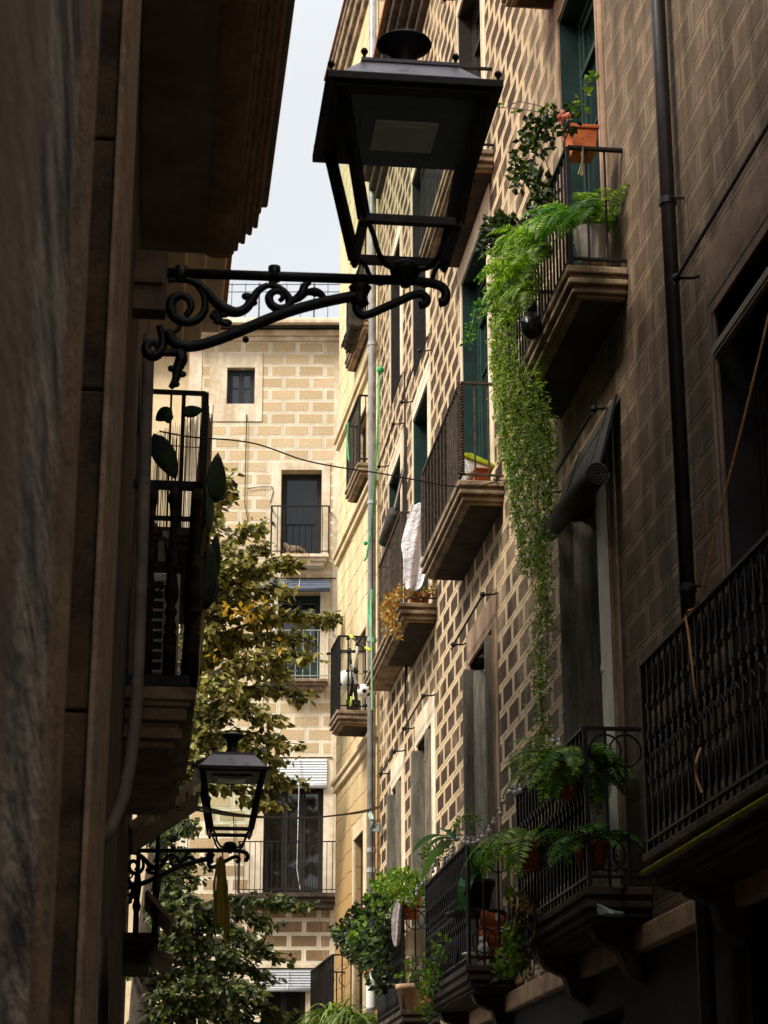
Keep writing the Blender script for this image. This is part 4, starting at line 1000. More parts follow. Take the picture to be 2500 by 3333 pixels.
def box_pot(name, label, x0, x1, y0, y1, Y, d, mat, cat, taper=.8):
    p, q = onY(x0, y0, Y), onY(x1, y1, Y); t = thing(name, label, cat, (p.x, Y, q.z)); b = MB()
    cx, cy = (p.x+q.x)/2, Y+d/2; hw, hd = (q.x-p.x)/2, d/2; zr = p.z-(p.z-q.z)*.16
    P = [(cx+a*hw*k, cy+c*hd*k, z) for z, k in ((q.z,taper),(zr,.96)) for a, c in ((-1,-1),(1,-1),(1,1),(-1,1))]
    b.add(P, [(3,2,1,0),(4,5,6,7),(0,1,5,4),(1,2,6,5),(2,3,7,6),(3,0,4,7)]); b.build("body", mat, t, bevel=.008)
    b = MB(); b.box(p.x-.004, q.x+.004, Y-.004, Y+d+.004, zr+.001, p.z); b.build("rim", mat, t, bevel=.006)
    return t
box_pot("flower_box", "orange terracotta flower box hooked inside the topmost fern balcony's rail", 1854, 1952, 400, 492, 11.34, .2, M['terracotta'], "flower pot")
box_pot("flower_box", "small terracotta trough behind the twisted iron bars", 1546, 1603, 1520, 1562, 15.98, .5, M['terracotta'], "flower pot", .85)
p, q = onY(1512,1477,16.05), onY(1606,1540,16.05)
t = thing("plastic_tub", "white plastic tub with a lime rim standing behind the twisted iron bars", "tub", (p.x,16.05,q.z))
b = MB(); b.prism([(p.x,p.z-.03),(p.x+.05,q.z),(q.x-.02,q.z),(q.x,p.z-.12)], 'y', 16.05, 16.75); b.build("body", M['white_plastic'], t, bevel=.01)
b = MB(); b.prism([(p.x-.01,p.z-.03),(q.x+.01,p.z-.12),(q.x+.01,p.z-.09),(p.x+.06,p.z+.005),(p.x-.01,p.z+.005)], 'y', 16.03, 16.78); b.build("rim", M['lime'], t, bevel=.008)
# ribbed planter
p = onY(1925,860,11.5); q = onY(1925,752,11.5)
t = thing("planter", "pale ribbed planter standing on the top fern balcony's floor", "planter", tuple(p))
b = MB(); n = 40
vs = []; zs = [p.z, p.z+.02, q.z-.03, q.z]; rs = [.078,.08,.108,.112]
for z, r_ in zip(zs, rs):
    for k in range(n): a = 2*math.pi*k/n; rr = r_*(1+(.035 if k % 4 < 2 else -.02)); vs.append((p.x+rr*math.cos(a), 11.5+rr*math.sin(a), z))
b.add(vs, [(i*n+k, i*n+(k+1) % n, (i+1)*n+(k+1) % n, (i+1)*n+k) for i in range(3) for k in range(n)]+[tuple(range(n-1,-1,-1)), tuple(3*n+k for k in range(n))]); b.build("body", M['pot_grey'], t)
b = MB()
for i in range(16):
    a = random.uniform(0,6.28); b.fern((p.x+.03*math.cos(a),11.5+.03*math.sin(a),q.z), (math.cos(a)*.8,math.sin(a)*.8,1.3), random.uniform(.38,.58), 1.9, 22, .085)
for i in range(160):
    v = Vector((random.gauss(0,1),random.gauss(0,1),abs(random.gauss(0,.6)))).normalized(); b.leaf(Vector((p.x,11.5,q.z))+v*random.uniform(.04,.15), v+Vector((0,0,.2)), .045, .035)
b.build("fern", M['fern'], t)
# brush and hoop on the railing
t = thing("hand_brush", "small straw brush hanging below the terracotta box on the fern balcony", "brush", PY(1895,560,11.3))
b = MB(); 
for i in range(18):
    x0_ = random.gauss(0,1.5); b.tube([PY(1897+x0_,495,11.3), PY(1897+x0_*.5,520,11.3), PY(1893+x0_*3,568+random.uniform(-4,4),11.3)], .0025, 4)
b.build("straw", M['reed_stalk'], t)
b = MB(); b.tube([PY(1897,478,11.3),PY(1897,498,11.3)], .006, 6); b.build("handle", M['plank'], t)
# black bag hanging under the fern balcony
c = onX(1728,1055,2.42); b = MB(); b.ball(c, .1, 14, 10, (.75,.8,1.15))
for v_ in range(len(b.v)):
    x, y, z = b.v[v_]; k = 1+.16*math.sin(x*70+z*40)*math.sin(y*60-z*30); b.v[v_] = (c.x+(x-c.x)*k*(1-.5*max(0,(z-c.z)/.12)), c.y+(y-c.y)*k*(1-.5*max(0,(z-c.z)/.12)), z)
b.tube([(c.x,c.y,c.z+.09),(c.x+.02,c.y,c.z+.16),(c.x+.05,c.y+.02,c.z+.2)], [.05,.02,.008], 8)
tag(b.build("plastic_bag", M['bag'], smooth=True, loc=tuple(c)), "crumpled black plastic bag hanging beside the fern balcony's slab", "bag")

# ================================================================ plants on the top fern balcony
def foliage(mb, c, rad, n, L, W, up=.2):
    c = Vector(c)
    for i in range(n):
        v = Vector((random.gauss(0,1),random.gauss(0,1),random.gauss(0,1))); v = v.normalized()*(random.random()**.45)
        p = c+Vector((v.x*rad[0],v.y*rad[1],v.z*rad[2])); d = v+Vector((random.gauss(0,.5),random.gauss(0,.5),up+random.gauss(0,.4)))
        mb.leaf(p, d, L*random.uniform(.6,1.2), W*random.uniform(.7,1.2))
t = thing("fern_mass", "bright sprawling ferns pouring over the front of the topmost planted balcony", "fern", (2.5,12.2,7.15))
for row, (px0,py0,px1,py1,n,L) in enumerate(((1960,690,1800,720,16,.3),(1850,720,1700,830,32,.4),(1800,830,1670,940,30,.38),(1760,930,1690,1040,18,.3))):
    b = MB()
    for i in range(n):
        f = i/max(1,n-1); p = onX(px0+(px1-px0)*f, py0+(py1-py0)*f, random.uniform(2.42,2.52))
        a = random.uniform(-.9,.9); b.fern(p, (-.7*math.cos(a), 1.1*math.sin(a)-.1, random.uniform(.3,1.2)), L*random.uniform(.75,1.15), random.uniform(1.6,2.8), 22, .085)
    b.build("fronds", M['fern'] if row % 2 else M['fern_dark'] if row == 0 else M['fern'], t)
b = MB()
for i in range(9):
    p = onX(1770-18*i, 700+34*i, 2.56); foliage(b, p, (.12,.2,.16), 70, .05, .036)
b.build("undergrowth", M['vine'], t)
t = thing("rose_bush", "leafy rose climbing above the rail, with one pink bloom beside the terracotta box", "shrub", (2.5,11.8,7.9))
b = MB()
for px, py, r_, n in ((1840,390,.1,50),(1780,405,.13,70),(1745,430,.12,60),(1720,445,.08,30),(1700,535,.1,55),(1715,570,.1,55),(1690,590,.08,36),(1760,480,.09,34),(1770,620,.12,60),(1760,660,.1,40),(1690,500,.05,18)):
    foliage(b, onX(px,py,2.47), (r_*.8,r_,r_*.9), n, .06, .045)
b.build("leaves", M['vine'], t)
b = MB()
for path in (((1840,470),(1830,390),(1870,320),(1905,285),(1935,262)),((1835,400),(1780,370),(1700,355),(1610,348)),((1830,390),(1760,345),(1690,330),(1650,345)),((1790,560),(1760,480),(1720,440),(1690,440))):
    b.tube([tuple(onX(x,y,2.47)) for x,y in path], .004, 5)
b.build("stems", M['bark'], t)
b = MB()
for px, py in ((1935,258),(1920,265),(1905,300),(1922,305),(1892,325),(1900,345),(1880,340),(1885,360),(1610,350),(1680,362),(1640,340),(1770,350)):
    foliage(b, onX(px,py,2.47), (.02,.02,.02), 3, .05, .04)
b.build("sprig_leaves", M['bush'], t)
b = MB(); foliage(b, onX(1836,382,2.42), (.025,.025,.025), 26, .04, .035); b.build("bloom", M['flower'], t)
t = thing("dark_shrub", "dark rounded-leaf shrub reaching left beyond the ferns toward the lantern", "shrub", (2.4,13.2,7.1))
b = MB()
for px, py, r_, n in ((1660,735,.1,60),(1625,745,.1,50),(1600,760,.08,40),(1580,800,.07,30),(1620,800,.09,44),(1650,790,.1,44),(1600,720,.05,16),(1640,720,.06,26)):
    foliage(b, onX(px,py,2.4), (r_*.9,r_,r_*.8), n, .065, .05)
b.build("leaves", M['vine'], t)
b = MB(); b.tube([tuple(onX(x,y,2.42)) for x,y in ((1700,860),(1660,790),(1620,760),(1575,790))], .006, 5); b.build("stems", M['bark'], t)
# long trailing curtain
t = thing("trailing_plant", "long curtain of feathery green trailers hanging from the fern balcony down past the rolled blind", "hanging plant", (2.45,13.4,7.0))
def strand(b, pxs, X, dens, sz):
    pts = [Vector(onX(x,y,X+random.gauss(0,.03))) for x,y in pxs]
    c = sm(pts, 8); b.tube(c[::3]+[c[-1]], .002, 3)
    tot = sum((c[i+1]-c[i]).length for i in range(len(c)-1)); n = int(tot*dens)
    for k in range(n):
        p = c[min(len(c)-1, int(len(c)*random.random()))]+Vector((random.gauss(0,.02),random.gauss(0,.02),random.gauss(0,.02)))
        for q in range(3):
            d = Vector((random.gauss(0,1),random.gauss(0,1),random.gauss(-.3,.7))).normalized(); sd = d.orthogonal().normalized()*sz*.16; L = sz*random.uniform(.6,1.2)
            b.add([p,p+d*L*.5+sd,p+d*L,p+d*L*.5-sd],[(0,1,2,3)])
def edge(py):
    L = [(900,1640,1740),(1000,1610,1730),(1150,1600,1740),(1300,1618,1770),(1450,1640,1800),(1600,1660,1805),(1750,1685,1800),(1850,1700,1795),(1950,1712,1790),(2100,1722,1790),(2300,1740,1800),(2400,1750,1780)]
    for (a,l0,r0),(c_,l1,r1) in zip(L,L[1:]):
        if a <= py <= c_: f = (py-a)/(c_-a); return l0+(l1-l0)*f, r0+(r1-r0)*f
    return L[-1][1:]
for part in range(4):
    b = MB()
    for i in range(11):
        f = ((i+.5)/11)**1.25+random.uniform(-.04,.04); y0 = random.uniform(890,1150)+(230 if f > .55 else 0); y1 = random.choice([1300,1420,1560,1700,1820,1900])+random.uniform(-90,90)
        ys = [y0+(y1-y0)*j/6 for j in range(7)]
        pxs = []
        for y in ys:
            l, r_ = edge(min(y,2390)); pxs.append((l+(r_-l)*min(1,max(0,f+random.gauss(0,.04))), y))
        strand(b, pxs, 2.38+.12*part, 62 if part < 3 else 46, .042)
    b.build("trailers", M['trailing'] if part % 2 == 0 else M['fern'], t)
b = MB()
for xs in ((1735,1755,1765,1745,1760,1770),(1760,1770,1785,1770,1760,1772),(1790,1788,1780,1785,1775,1782),(1722,1735,1748,1742,1750,1756),(1755,1768,1775,1765,1768,1765)):
    for rep in range(2):
        strand(b, [(x+random.gauss(0,7), 1750+125*j+random.uniform(-10,10)) for j, x in enumerate(xs)], 2.5, 24, .042)
b.build("tail", M['trailing'], t)
t = thing("window_creeper", "light green creeper sprig in front of the dark green window above the twisted balcony", "creeper", tuple(onX(1560,1000,2.6)))
b = MB()
for px, py, n in ((1585,965,26),(1575,990,30),(1560,1010,30),(1548,1035,30),(1540,1060,30),(1530,1085,28),(1526,1110,24),(1590,1010,20),(1600,985,24)):
    foliage(b, onX(px,py,2.45), (.05,.07,.05), n, .04, .03)
b.build("leaves", M['fern_dark'], t)
b = MB(); b.tube([tuple(onX(x,y,2.45)) for x,y in ((1620,940),(1585,970),(1555,1020),(1525,1110))], .004, 4); b.build("stem", M['bark'], t)

# ================================================================ plants on the lower balconies
def pot(label, px, py, Y, r, h, mat, name="flower_pot", cat="flower pot", plant=None):
    p = onY(px, py, Y); t = thing(name, label, cat, tuple(p)); b = MB()
    b.lathe([(r*.68,p.z),(r*.95,p.z+h*.8),(r*1.05,p.z+h*.8),(r*1.05,p.z+h),(r*.92,p.z+h),(r*.9,p.z+h*.9)], p.x, p.y, 20); b.build("pot", mat, t, True)
    return t, Vector((p.x,p.y,p.z+h*.9))
def fernpot(label, px, py, Y, r, h, mat, n, L, matf, droop=2.2, W=.1):
    t, c = pot(label, px, py, Y, r, h, mat, "potted_fern", "fern"); b = MB()
    for i in range(n):
        a = 6.28*i/n+random.gauss(0,.2); b.fern(c+Vector((.3*r*math.cos(a),.3*r*math.sin(a),0)), (math.cos(a),math.sin(a),random.uniform(.4,1.5)), L*random.uniform(.7,1.15), droop*random.uniform(.7,1.2), 24, W)
    b.build("fronds", matf, t); return t
fernpot("large fern hung behind the leaf-loop railing, its fronds rising above the handrail", 1850, 2600, 11.75, .1, .2, M['terracotta'], 30, .5, M['fern'])
fernpot("drooping fern in the far corner of the fern-hung lower balcony, reaching through the bars", 1740, 2830, 12.9, .12, .2, M['terracotta'], 20, .55, M['fern'], 2.6)
fernpot("dark green fern low at the near end of the fern-hung lower balcony", 1925, 2830, 11.55, .11, .16, M['terracotta'], 18, .36, M['fern_dark'])
fernpot("second hanging fern beside the door's pale shutter", 1905, 2545, 11.6, .09, .14, M['terracotta'], 18, .38, M['fern_dark'], 3.2)
t, c = pot("broad-leaved plant with tall glossy leaves in a dark tub on the balcony's small table", 1555, 2963, 16.2, .14, .24, M['pot_black'], "potted_plant", "plant")
b = MB()
def bl2(p0, p1, W, droop): 
    d = Vector(p1)-Vector(p0); b.blade(p0, d+Vector((0,0,d.length*droop*.5)), d.length*1.08, W, droop, 8)
for (x,y), W, dr, Y in (((1525,2730),.1,.3,16.1),((1590,2745),.1,.3,16.1),((1545,2770),.1,.4,16.0),((1575,2800),.1,.5,16.0),((1600,2790),.09,.6,16.2),((1510,2760),.09,.5,16.2),((1560,2750),.08,.2,16.3)):
    bl2(c, onY(x,y,Y), W, dr)
for x,y,dr in ((1530,2945,2.2),(1545,2930,2.0)):
    b.blade(c+Vector((-.02,-.1,.06)), (-.5,-.7,.5), .5, .13, 3.4, 8)
for (x,y), W, dr in (((1352,2706),.1,.5),((1375,2780),.09,.8),((1400,2760),.08,.7),((1415,2735),.08,.6)):
    q = onX(x,y,2.35); b.blade(onX(1490,2735,2.5), q-Vector(onX(1490,2735,2.5))+Vector((0,0,.25)), (q-Vector(onX(1490,2735,2.5))).length*1.1, W, dr, 8)
b.build("leaves", M['broad'], t)
b = MB()
for px, py in ((1395,2770),(1410,2790),(1385,2800),(1430,2775),(1485,2690),(1542,2660),(1450,2760)): foliage(b, onX(px,py,2.5), (.06,.12,.08), 34, .04, .03)
b.build("foliage", M['bush'], t)
p = onY(1550,2968,16.2); t = thing("side_table", "small dark round table carrying the plant tub behind the balcony bars", "table", (p.x,16.2,3.22))
b = MB(); b.lathe([(.24,p.z-.03),(.25,p.z-.025),(.25,p.z-.005),(.24,p.z-.002)], p.x, 16.2, 20); b.build("top", M['door_dark'], t)
for k in range(3): 
    a = 2.1*k+.4; b = MB(); b.tube([(p.x+.1*math.cos(a),16.2+.1*math.sin(a),p.z-.03),(p.x+.2*math.cos(a),16.2+.2*math.sin(a),3.25)], .012, 6); b.build("leg", M['door_dark'], t)
# clay pots lying in a stack
for i, (px, py, r_, ang, lb) in enumerate(((1615,3000,.085,0,"topmost terracotta pot of the stack, with a white price sticker"),(1612,3035,.085,.15,"second terracotta pot of the stack, a paper label on its rim"),(1606,3068,.09,-.1,"third terracotta pot of the stack behind the plant tub"),(1612,3098,.09,.1,"lowest terracotta pot of the stack on the balcony floor"))):
    p = onY(px, py, 15.98); t = thing("clay_pot", lb, "flower pot", tuple(p), group="terracotta pots stacked on their sides")
    b = MB(); L = .2
    prof_ = [(0,.6),(.06,.62),(.18,.9),(.18,1.05),(.26,1.05),(.26,.9)]
    ax = Vector((-1, .1+ang, .12)).normalized(); s1 = ax.orthogonal().normalized(); s2 = ax.cross(s1); n = 18; vs = []
    for u_, rr in ((0,.66),(.14,.98),(.141,1.1),(.19,1.1),(.19,.92),(.05,.7)):
        for k in range(n): vs.append(p+Vector((.06,0,0))+ax*u_+(s1*math.cos(6.2832*k/n)+s2*math.sin(6.2832*k/n))*r_*rr*.85)
    b.add(vs, [(j*n+k, j*n+(k+1) % n, (j+1)*n+(k+1) % n, (j+1)*n+k) for j in range(5) for k in range(n)]+[tuple(range(n-1,-1,-1)), tuple(5*n+k for k in range(n))])
    b.build("body", M['terracotta'], t, True)
    if i < 2: b = MB(); b.box(p.x-.02+.03*i, p.x+.015+.04*i, p.y-.092, p.y-.082, p.z+.0, p.z+.06-.025*i); b.build("label", M['paper'], t)
p = onY(1575,3090,15.9); b = MB(); b.ball((p.x,p.y,p.z),.06,12,8,(.8,.8,1.1)); b.tube([(p.x-.01,p.y,p.z+.05),(p.x-.02,p.y,p.z+.1)], [.03,.018], 8); b.ball((p.x-.12,p.y,p.z-.04),.04,10,6,(1.5,.8,.5))
tag(b.build("white_jug", M['white_plastic'], smooth=True, loc=tuple(p)), "small white jug and saucer on the floor beside the clay pot stack", "jug")
# climber at the corner below the ferns: dry twigs and fresh leaves
t = thing("corner_climber", "half-dry climber with bright round leaves hanging from the balcony corner beside the clay pots", "climber", tuple(onX(1680,3000,2.46)))
b = MB()
for i in range(26):
    x = random.uniform(1655,1745); y = random.uniform(2890,2990); b.tube(sm([tuple(onX(x+random.gauss(0,14)*j*.4, y+70*j*random.uniform(.7,1.1), 2.45+random.gauss(0,.03))) for j in range(4)],3), .004, 4)
b.build("stems", M['bark'], t)
b = MB()
for px, py, n in ((1665,3020,12),(1672,3065,20),(1660,3090,24),(1680,3105,24),(1650,3130,24),(1640,3150,20),(1690,3140,18),(1670,2920,10),(1690,3075,16),(1635,3165,10)): foliage(b, onX(px,py,2.42), (.05,.06,.05), n, .06, .055)
b.build("leaves", M['bush'], t)
b = MB()
for i in range(24): foliage(b, onX(random.uniform(1660,1740),random.uniform(2900,3160),2.45), (.03,.03,.04), 4, .05, .04)
b.build("dry_leaves", M['dry_leaf'], t)
# bush, climber, grasses at the lower left of the brown house
t, c = pot("light green bushy plant in a clay pot above the towel railing", 1325, 2990, 20.2, .16, .3, M['terracotta'], "potted_shrub", "shrub")
b = MB()
for px, py in ((1260,2880),(1290,2865),(1320,2868),(1345,2885),(1300,2895),(1270,2905),(1335,2905),(1255,2920),(1300,2925),(1245,2895),(1365,2905)): foliage(b, onX(px,py,2.5), (.15,.26,.13), 130, .06, .045, .5)
b.build("leaves", M['bush'], t)
t = thing("climbing_plant", "tangled climbing plant spreading left over the low balcony beside the cream house", "climber", tuple(onX(1200,3100,2.4)))
for part_ in range(2):
    b = MB()
    for px, py, r_ in ((1115,3030,.12),(1135,3060,.16),(1160,3010,.16),(1190,2985,.18),(1215,2965,.16),(1240,2950,.14),(1150,3075,.14),(1180,3040,.18),(1210,3020,.18),(1235,3000,.18),(1255,2980,.14),(1180,3085,.16),(1205,3075,.16),(1230,3060,.16),(1170,3115,.1),(1195,3120,.12),(1220,3110,.14),(1240,3120,.12),(1108,3045,.06),(1245,3040,.14),(1220,3160,.12),(1235,3190,.12)):
        foliage(b, onX(px+random.gauss(0,4),py+random.gauss(0,4),2.46-.12*part_), (r_,r_*1.6,r_*.8), 42, .085, .07, 0)
    b.build("leaves", M['vine'], t)
b = MB()
foliage(b, onX(1210,3150,2.3), (.02,.02,.02), 4, .04, .035)
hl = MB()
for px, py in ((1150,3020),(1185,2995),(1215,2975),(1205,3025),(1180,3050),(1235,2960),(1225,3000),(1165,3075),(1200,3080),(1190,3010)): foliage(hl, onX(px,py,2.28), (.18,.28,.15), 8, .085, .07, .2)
hl.build("highlight_leaves", M['bush'], t)  # lighter leaves that stand in for highlights on the climber
b.build("bloom", M['flower_orange'], t); b = MB(); foliage(b, onX(1192,3172,2.3), (.02,.02,.02), 5, .04, .035)
b.build("bloom", M['flower_orange'], t)
t = thing("grass_plant", "arching striped grass plants filling the lowest balcony at the bottom edge", "plant", tuple(onX(1090,3320,2.3)))
for cx_, cy_, n, L in ((1085,3310,90,.55),(1140,3315,60,.45),(1060,3340,60,.5),(1185,3325,36,.32),(1040,3320,40,.42)):
    b = MB(); c = onP(cx_, cy_, B0+BN*.62, BN)
    for i in range(n):
        a = random.uniform(0,6.28); b.blade(c+Vector((random.gauss(0,.05),random.gauss(0,.05),0)), (math.cos(a),math.sin(a),random.uniform(.7,2.2)), L*random.uniform(.6,1.2), .03, random.uniform(1.6,3.2), 6)
    b.build("tuft", M['spider'], t)
t = thing("leafy_tub", "trailing leafy plants in a brown tub on the low balcony next to the towel", "plant", tuple(onY(1345,3290,20.0)))
b = MB(); p = onY(1345,3290,20.0); b.lathe([(.13,p.z),(.16,p.z+.2),(.175,p.z+.2),(.175,p.z+.25),(.15,p.z+.25)], p.x, 20.0, 18); b.build("tub", M['soffit_edge'], t, True)
b = MB()
for px, py, n in ((1385,3190,40),(1400,3220,44),(1410,3150,36),(1430,3110,30),(1395,3260,40),(1380,3290,34),(1420,3190,40),(1360,3140,16),(1325,3165,14),(1440,3080,16)): foliage(b, onX(px,py,2.46), (.09,.14,.1), n, .06, .045)
b.build("leaves", M['bush'], t)
b = MB(); foliage(b, onX(1388,3258,2.36), (.02,.02,.02), 7, .05, .045); b.build("bloom", M['flower'], t)
t = thing("small_drying_plant", "drying ivy tumbling over the slab edge below the white laundry", "ivy", tuple(onX(1290,2000,2.46)))
b = MB()
for px, py, n in ((1262,1960,40),(1275,1955,40),(1290,1945,30),(1258,1985,34),(1275,1995,46),(1265,2020,40),(1285,2030,30),(1250,2010,20),(1290,2060,16),(1255,2045,16),(1300,1935,24)): foliage(b, onX(px,py,2.44), (.05,.1,.07), n, .06, .05)
b.build("leaves", M['dry_leaf'], t)
b = MB()
for px, py, n in ((1325,1910,30),(1340,1925,30),(1395,1925,26),(1410,1915,26),(1370,1935,20),(1355,1940,20)): foliage(b, onY(px,py,20.0), (.08,.1,.06), n, .05, .04)
b.build("trough_leaves", M['dry_leaf'], t)
box_pot("flower_box", "narrow terracotta trough at the foot of the white laundry", 1335, 1402, 1928, 1956, 20.02, .18, M['terracotta'], "flower pot")
p = onY(1208,3290,24.6); b = MB(); p = onX(1210,3288,2.35); b.lathe([(.055,p.z),(.06,p.z+.03),(.06,p.z+.24),(.03,p.z+.33),(.022,p.z+.36),(.022,p.z+.41),(.026,p.z+.42)], p.x, p.y, 14)
tag(b.build("plastic_bottle", M['white_plastic'], smooth=True, loc=tuple(p)), "pale plastic bottle tied upright to the lowest railing among climbers", "bottle")
p, q = onY(1312,3010,20.4), onY(1378,3112,20.4)
t = thing("garden_chair", "pale grey chair back standing behind the towel railing", "chair", (p.x,20.4,3.2))
b = MB(); b.prism([(p.x,q.z),(q.x,q.z),(q.x,p.z-.05),(q.x-.05,p.z),(p.x+.12,p.z),(p.x+.03,p.z-.08),(p.x,p.z-.2)], 'y', 20.4, 20.43); b.build("backrest", M['stucco_pale'], t, bevel=.006)
b = MB(); b.box(p.x,q.x,20.43,20.8,3.62,3.65); b.build("seat", M['stucco_pale'], t)
for x in (p.x+.02, q.x-.02):
    for y in (20.42, 20.78): b = MB(); b.tube([(x,y,3.19),(x,y,3.9 if y < 20.5 else 3.62)], .014, 6); b.build("leg", M['stucco_pale'], t)

# ================================================================ string lights along the lower railings
bul = [(1400+.3617*x, 2400+.3617*y) for x, y in ((1110,38),(1158,70),(1048,193),(988,300),(938,383),(895,440),(813,478),(763,495),(718,490),(657,580),(628,685),(572,770),(530,842),(472,895),(437,932),(395,950),(346,950),(310,943),(252,910),(207,985),(200,1053),(160,1103),(127,1130),(73,1138),(43,1148),(25,1203))]
bul += [(1000+.422*x, 2500+.422*y) for x, y in ((912,868),(890,895),(850,935),(848,972),(817,1003),(785,1022),(767,1028),(714,1015),(640,1160),(617,1185),(600,1208),(576,1218))]
t = thing("string_lights", "string of small white globe bulbs looping from railing to railing along the lower balconies", "string lights", tuple(onX(*bul[0],2.44)))
pts = [Vector(onX(x,y,2.44)) for x,y in bul]
b = MB(); b.tube([p+Vector((0,0,.045)) for p in pts], .004, 5); b.build("cord", M['cable'], t)
for p in pts:
    b = MB(); b.ball(p, .018, 10, 7, (1,1,1.12)); b.tube([p+Vector((0,0,.018)), p+Vector((0,0,.044))], [.011,.008], 7); b.build("bulb", M['bulb'], t, True)
# ================================================================ scooters, helmet, ball on the cream house balcony
def OB(px, py, o): return Vector(onP(px, py, B0+BN*o, BN))
ZB = e2[2]-.02
def wheel(b, c, r, ax):
    c = Vector(c); ax = Vector(ax).normalized(); s1 = ax.orthogonal().normalized(); s2 = ax.cross(s1)
    b.tube([c+(s1*math.cos(.3927*k)+s2*math.sin(.3927*k))*r for k in range(16)], r*.2, 6, True)
    for k in range(5): b.tube([c, c+(s1*math.cos(1.2566*k)+s2*math.sin(1.2566*k))*r], r*.07, 4)
def scooter(label, base, top, hl, hr, stem, grip, wcol):
    base, top = Vector(base), Vector(top); t = thing("kick_scooter", label, "scooter", (base.x,base.y,ZB), group="kick scooters leaning on the balcony")
    b = MB(); b.tube([base+Vector((0,0,.1)), base.lerp(top,.62)], .024, 10); b.build("stem", M['black'], t, True)
    b = MB(); b.tube([base.lerp(top,.62), top], .018, 10); b.build("extension", stem, t, True)
    b = MB(); b.tube([hl, top.lerp(Vector(hl),.3), top, top.lerp(Vector(hr),.3), hr], .012, 8); b.tube([top+Vector((0,0,-.03)),top+Vector((0,0,.05))], .022, 8); b.build("handlebar", M['black'], t, True)
    for h in (hl, hr):
        b = MB(); v = (Vector(h)-top); b.tube([Vector(h)-v*.38, Vector(h)], .021, 8); b.build("grip", grip, t, True)
    dk = base+Vector((.05,.42,.06)); b = MB(); b.bar(base+Vector((.01,.08,.1)), dk, .11, .03); b.build("deck", M['black'], t)
    for c in (base+Vector((0,-.02,.07)), dk+Vector((.01,.1,.01))):
        b = MB(); wheel(b, (c.x,c.y,max(c.z,ZB+.075)), .06, (1,.1,0)); b.build("wheel", wcol, t)
    return t
s1 = scooter("black and white kick scooter with yellow grips and lettered stem on the cream house balcony", OB(1140,2300,.32), OB(1166,2095,.3), OB(1140,2068,.36), OB(1207,2117,.22), M['white_plastic'], M['lime'], M['lime'])
s2 = scooter("all-black kick scooter with its handlebar poking out through the railing on the cream house balcony", OB(1160,2302,.18), OB(1138,2122,.26), OB(1066,2128,.5), OB(1156,2120,.16), M['black'], M['black'], M['black'])
tx = bpy.data.curves.new("stem_text", 'FONT'); tx.body = "eurobott"; tx.size = .075; tx.extrude = .001; tx.align_x = 'CENTER'
tmp = bpy.data.objects.new("stem_text", tx); col.objects.link(tmp); bpy.context.view_layer.update()
tme = bpy.data.meshes.new_from_object(tmp.evaluated_get(bpy.context.evaluated_depsgraph_get())); bpy.data.objects.remove(tmp)
tme.materials.clear(); tme.materials.append(M['paper'])
to = bpy.data.objects.new("stem_lettering", tme); col.objects.link(to); to.parent = s1
pm = OB(1148,2196,.33)-Vector(s1.location); to.location = pm+Vector((-.005,-.03,0)); to.rotation_euler = (R(90), R(78), 0)
p = OB(1128,2215,.2); b = MB(); b.ball(p, .17, 16, 10, (.8,1,.85)); tag(b.build("helmet", M['white_plastic'], smooth=True, loc=tuple(p)), "pale rounded helmet shell behind the scooters", "helmet")
p = OB(1186,2292,.24); p.z = ZB+.092
t = thing("football", "white football with black patches behind the collared balcony bars", "ball", (p.x,p.y,ZB))
b = MB(); b.ball(p, .092, 20, 14); b.build("cover", M['white_plastic'], t, True)
for d in ((-.1,-1,-.25),(.75,-.6,.3),(-.8,-.4,.35),(.1,-.35,.95),(.6,-.55,-.7)):
    d = Vector(d).normalized(); s1_ = d.orthogonal().normalized(); s2_ = d.cross(s1_); b = MB()
    ring = [p+(d+(s1_*math.cos(1.2566*k)+s2_*math.sin(1.2566*k))*.36).normalized()*.0935 for k in range(5)]
    b.add([p+d*.0955]+ring, [(0,1+k,1+(k+1) % 5) for k in range(5)]); b.build("patch", M['black'], t)

# cat loafing in the open balcony door of the ochre house
ca, cz_ = bk(955,1817); cz_ += .02
V = lambda x, y, z: Vector(kw(ca+x, -.1+y, cz_+z))
me = bpy.data.meshes.new("cat"); 
nodes = [((.17,0,.10),.095),((.08,-.01,.12),.10),((-.03,-.01,.12),.085),((-.10,-.02,.15),.055),((-.155,-.04,.205),.058),((-.185,-.075,.195),.03),
         ((-.08,-.05,.06),.035),((-.11,-.12,.025),.026),((-.05,-.06,.05),.03),((-.06,-.13,.02),.025),((.2,-.06,.05),.05),((.15,-.13,.03),.03),((.26,.0,.06),.03),((.22,-.12,.03),.022),((.12,-.16,.025),.018),
         ((-.135,-.01,.262),.012),((-.19,-.03,.255),.012)]
ed = [(0,1),(1,2),(2,3),(3,4),(4,5),(2,6),(6,7),(2,8),(8,9),(0,10),(10,11),(0,12),(12,13),(13,14),(4,15),(4,16)]
base = V(0,0,0)
me.from_pydata([tuple(V(*n[0])-base) for n in nodes], ed, []); o = bpy.data.objects.new("cat", me); col.objects.link(o); o.location = base
md = o.modifiers.new("skin", 'SKIN')
for i, n in enumerate(nodes): me.skin_vertices[0].data[i].radius = (n[1], n[1])
me.skin_vertices[0].data[0].use_root = True
o.modifiers.new("soft", 'SUBSURF').render_levels = 2
me.materials.append(M['cat'])
tag(o, "tabby cat lying in the dark open balcony door of the ochre house", "cat")
for sx in (-.205,-.165):
    q = V(sx,-.098,.215); b = MB(); b.ball(q-base, .008, 6, 4); e_ = b.build("eye", M['black'], o)

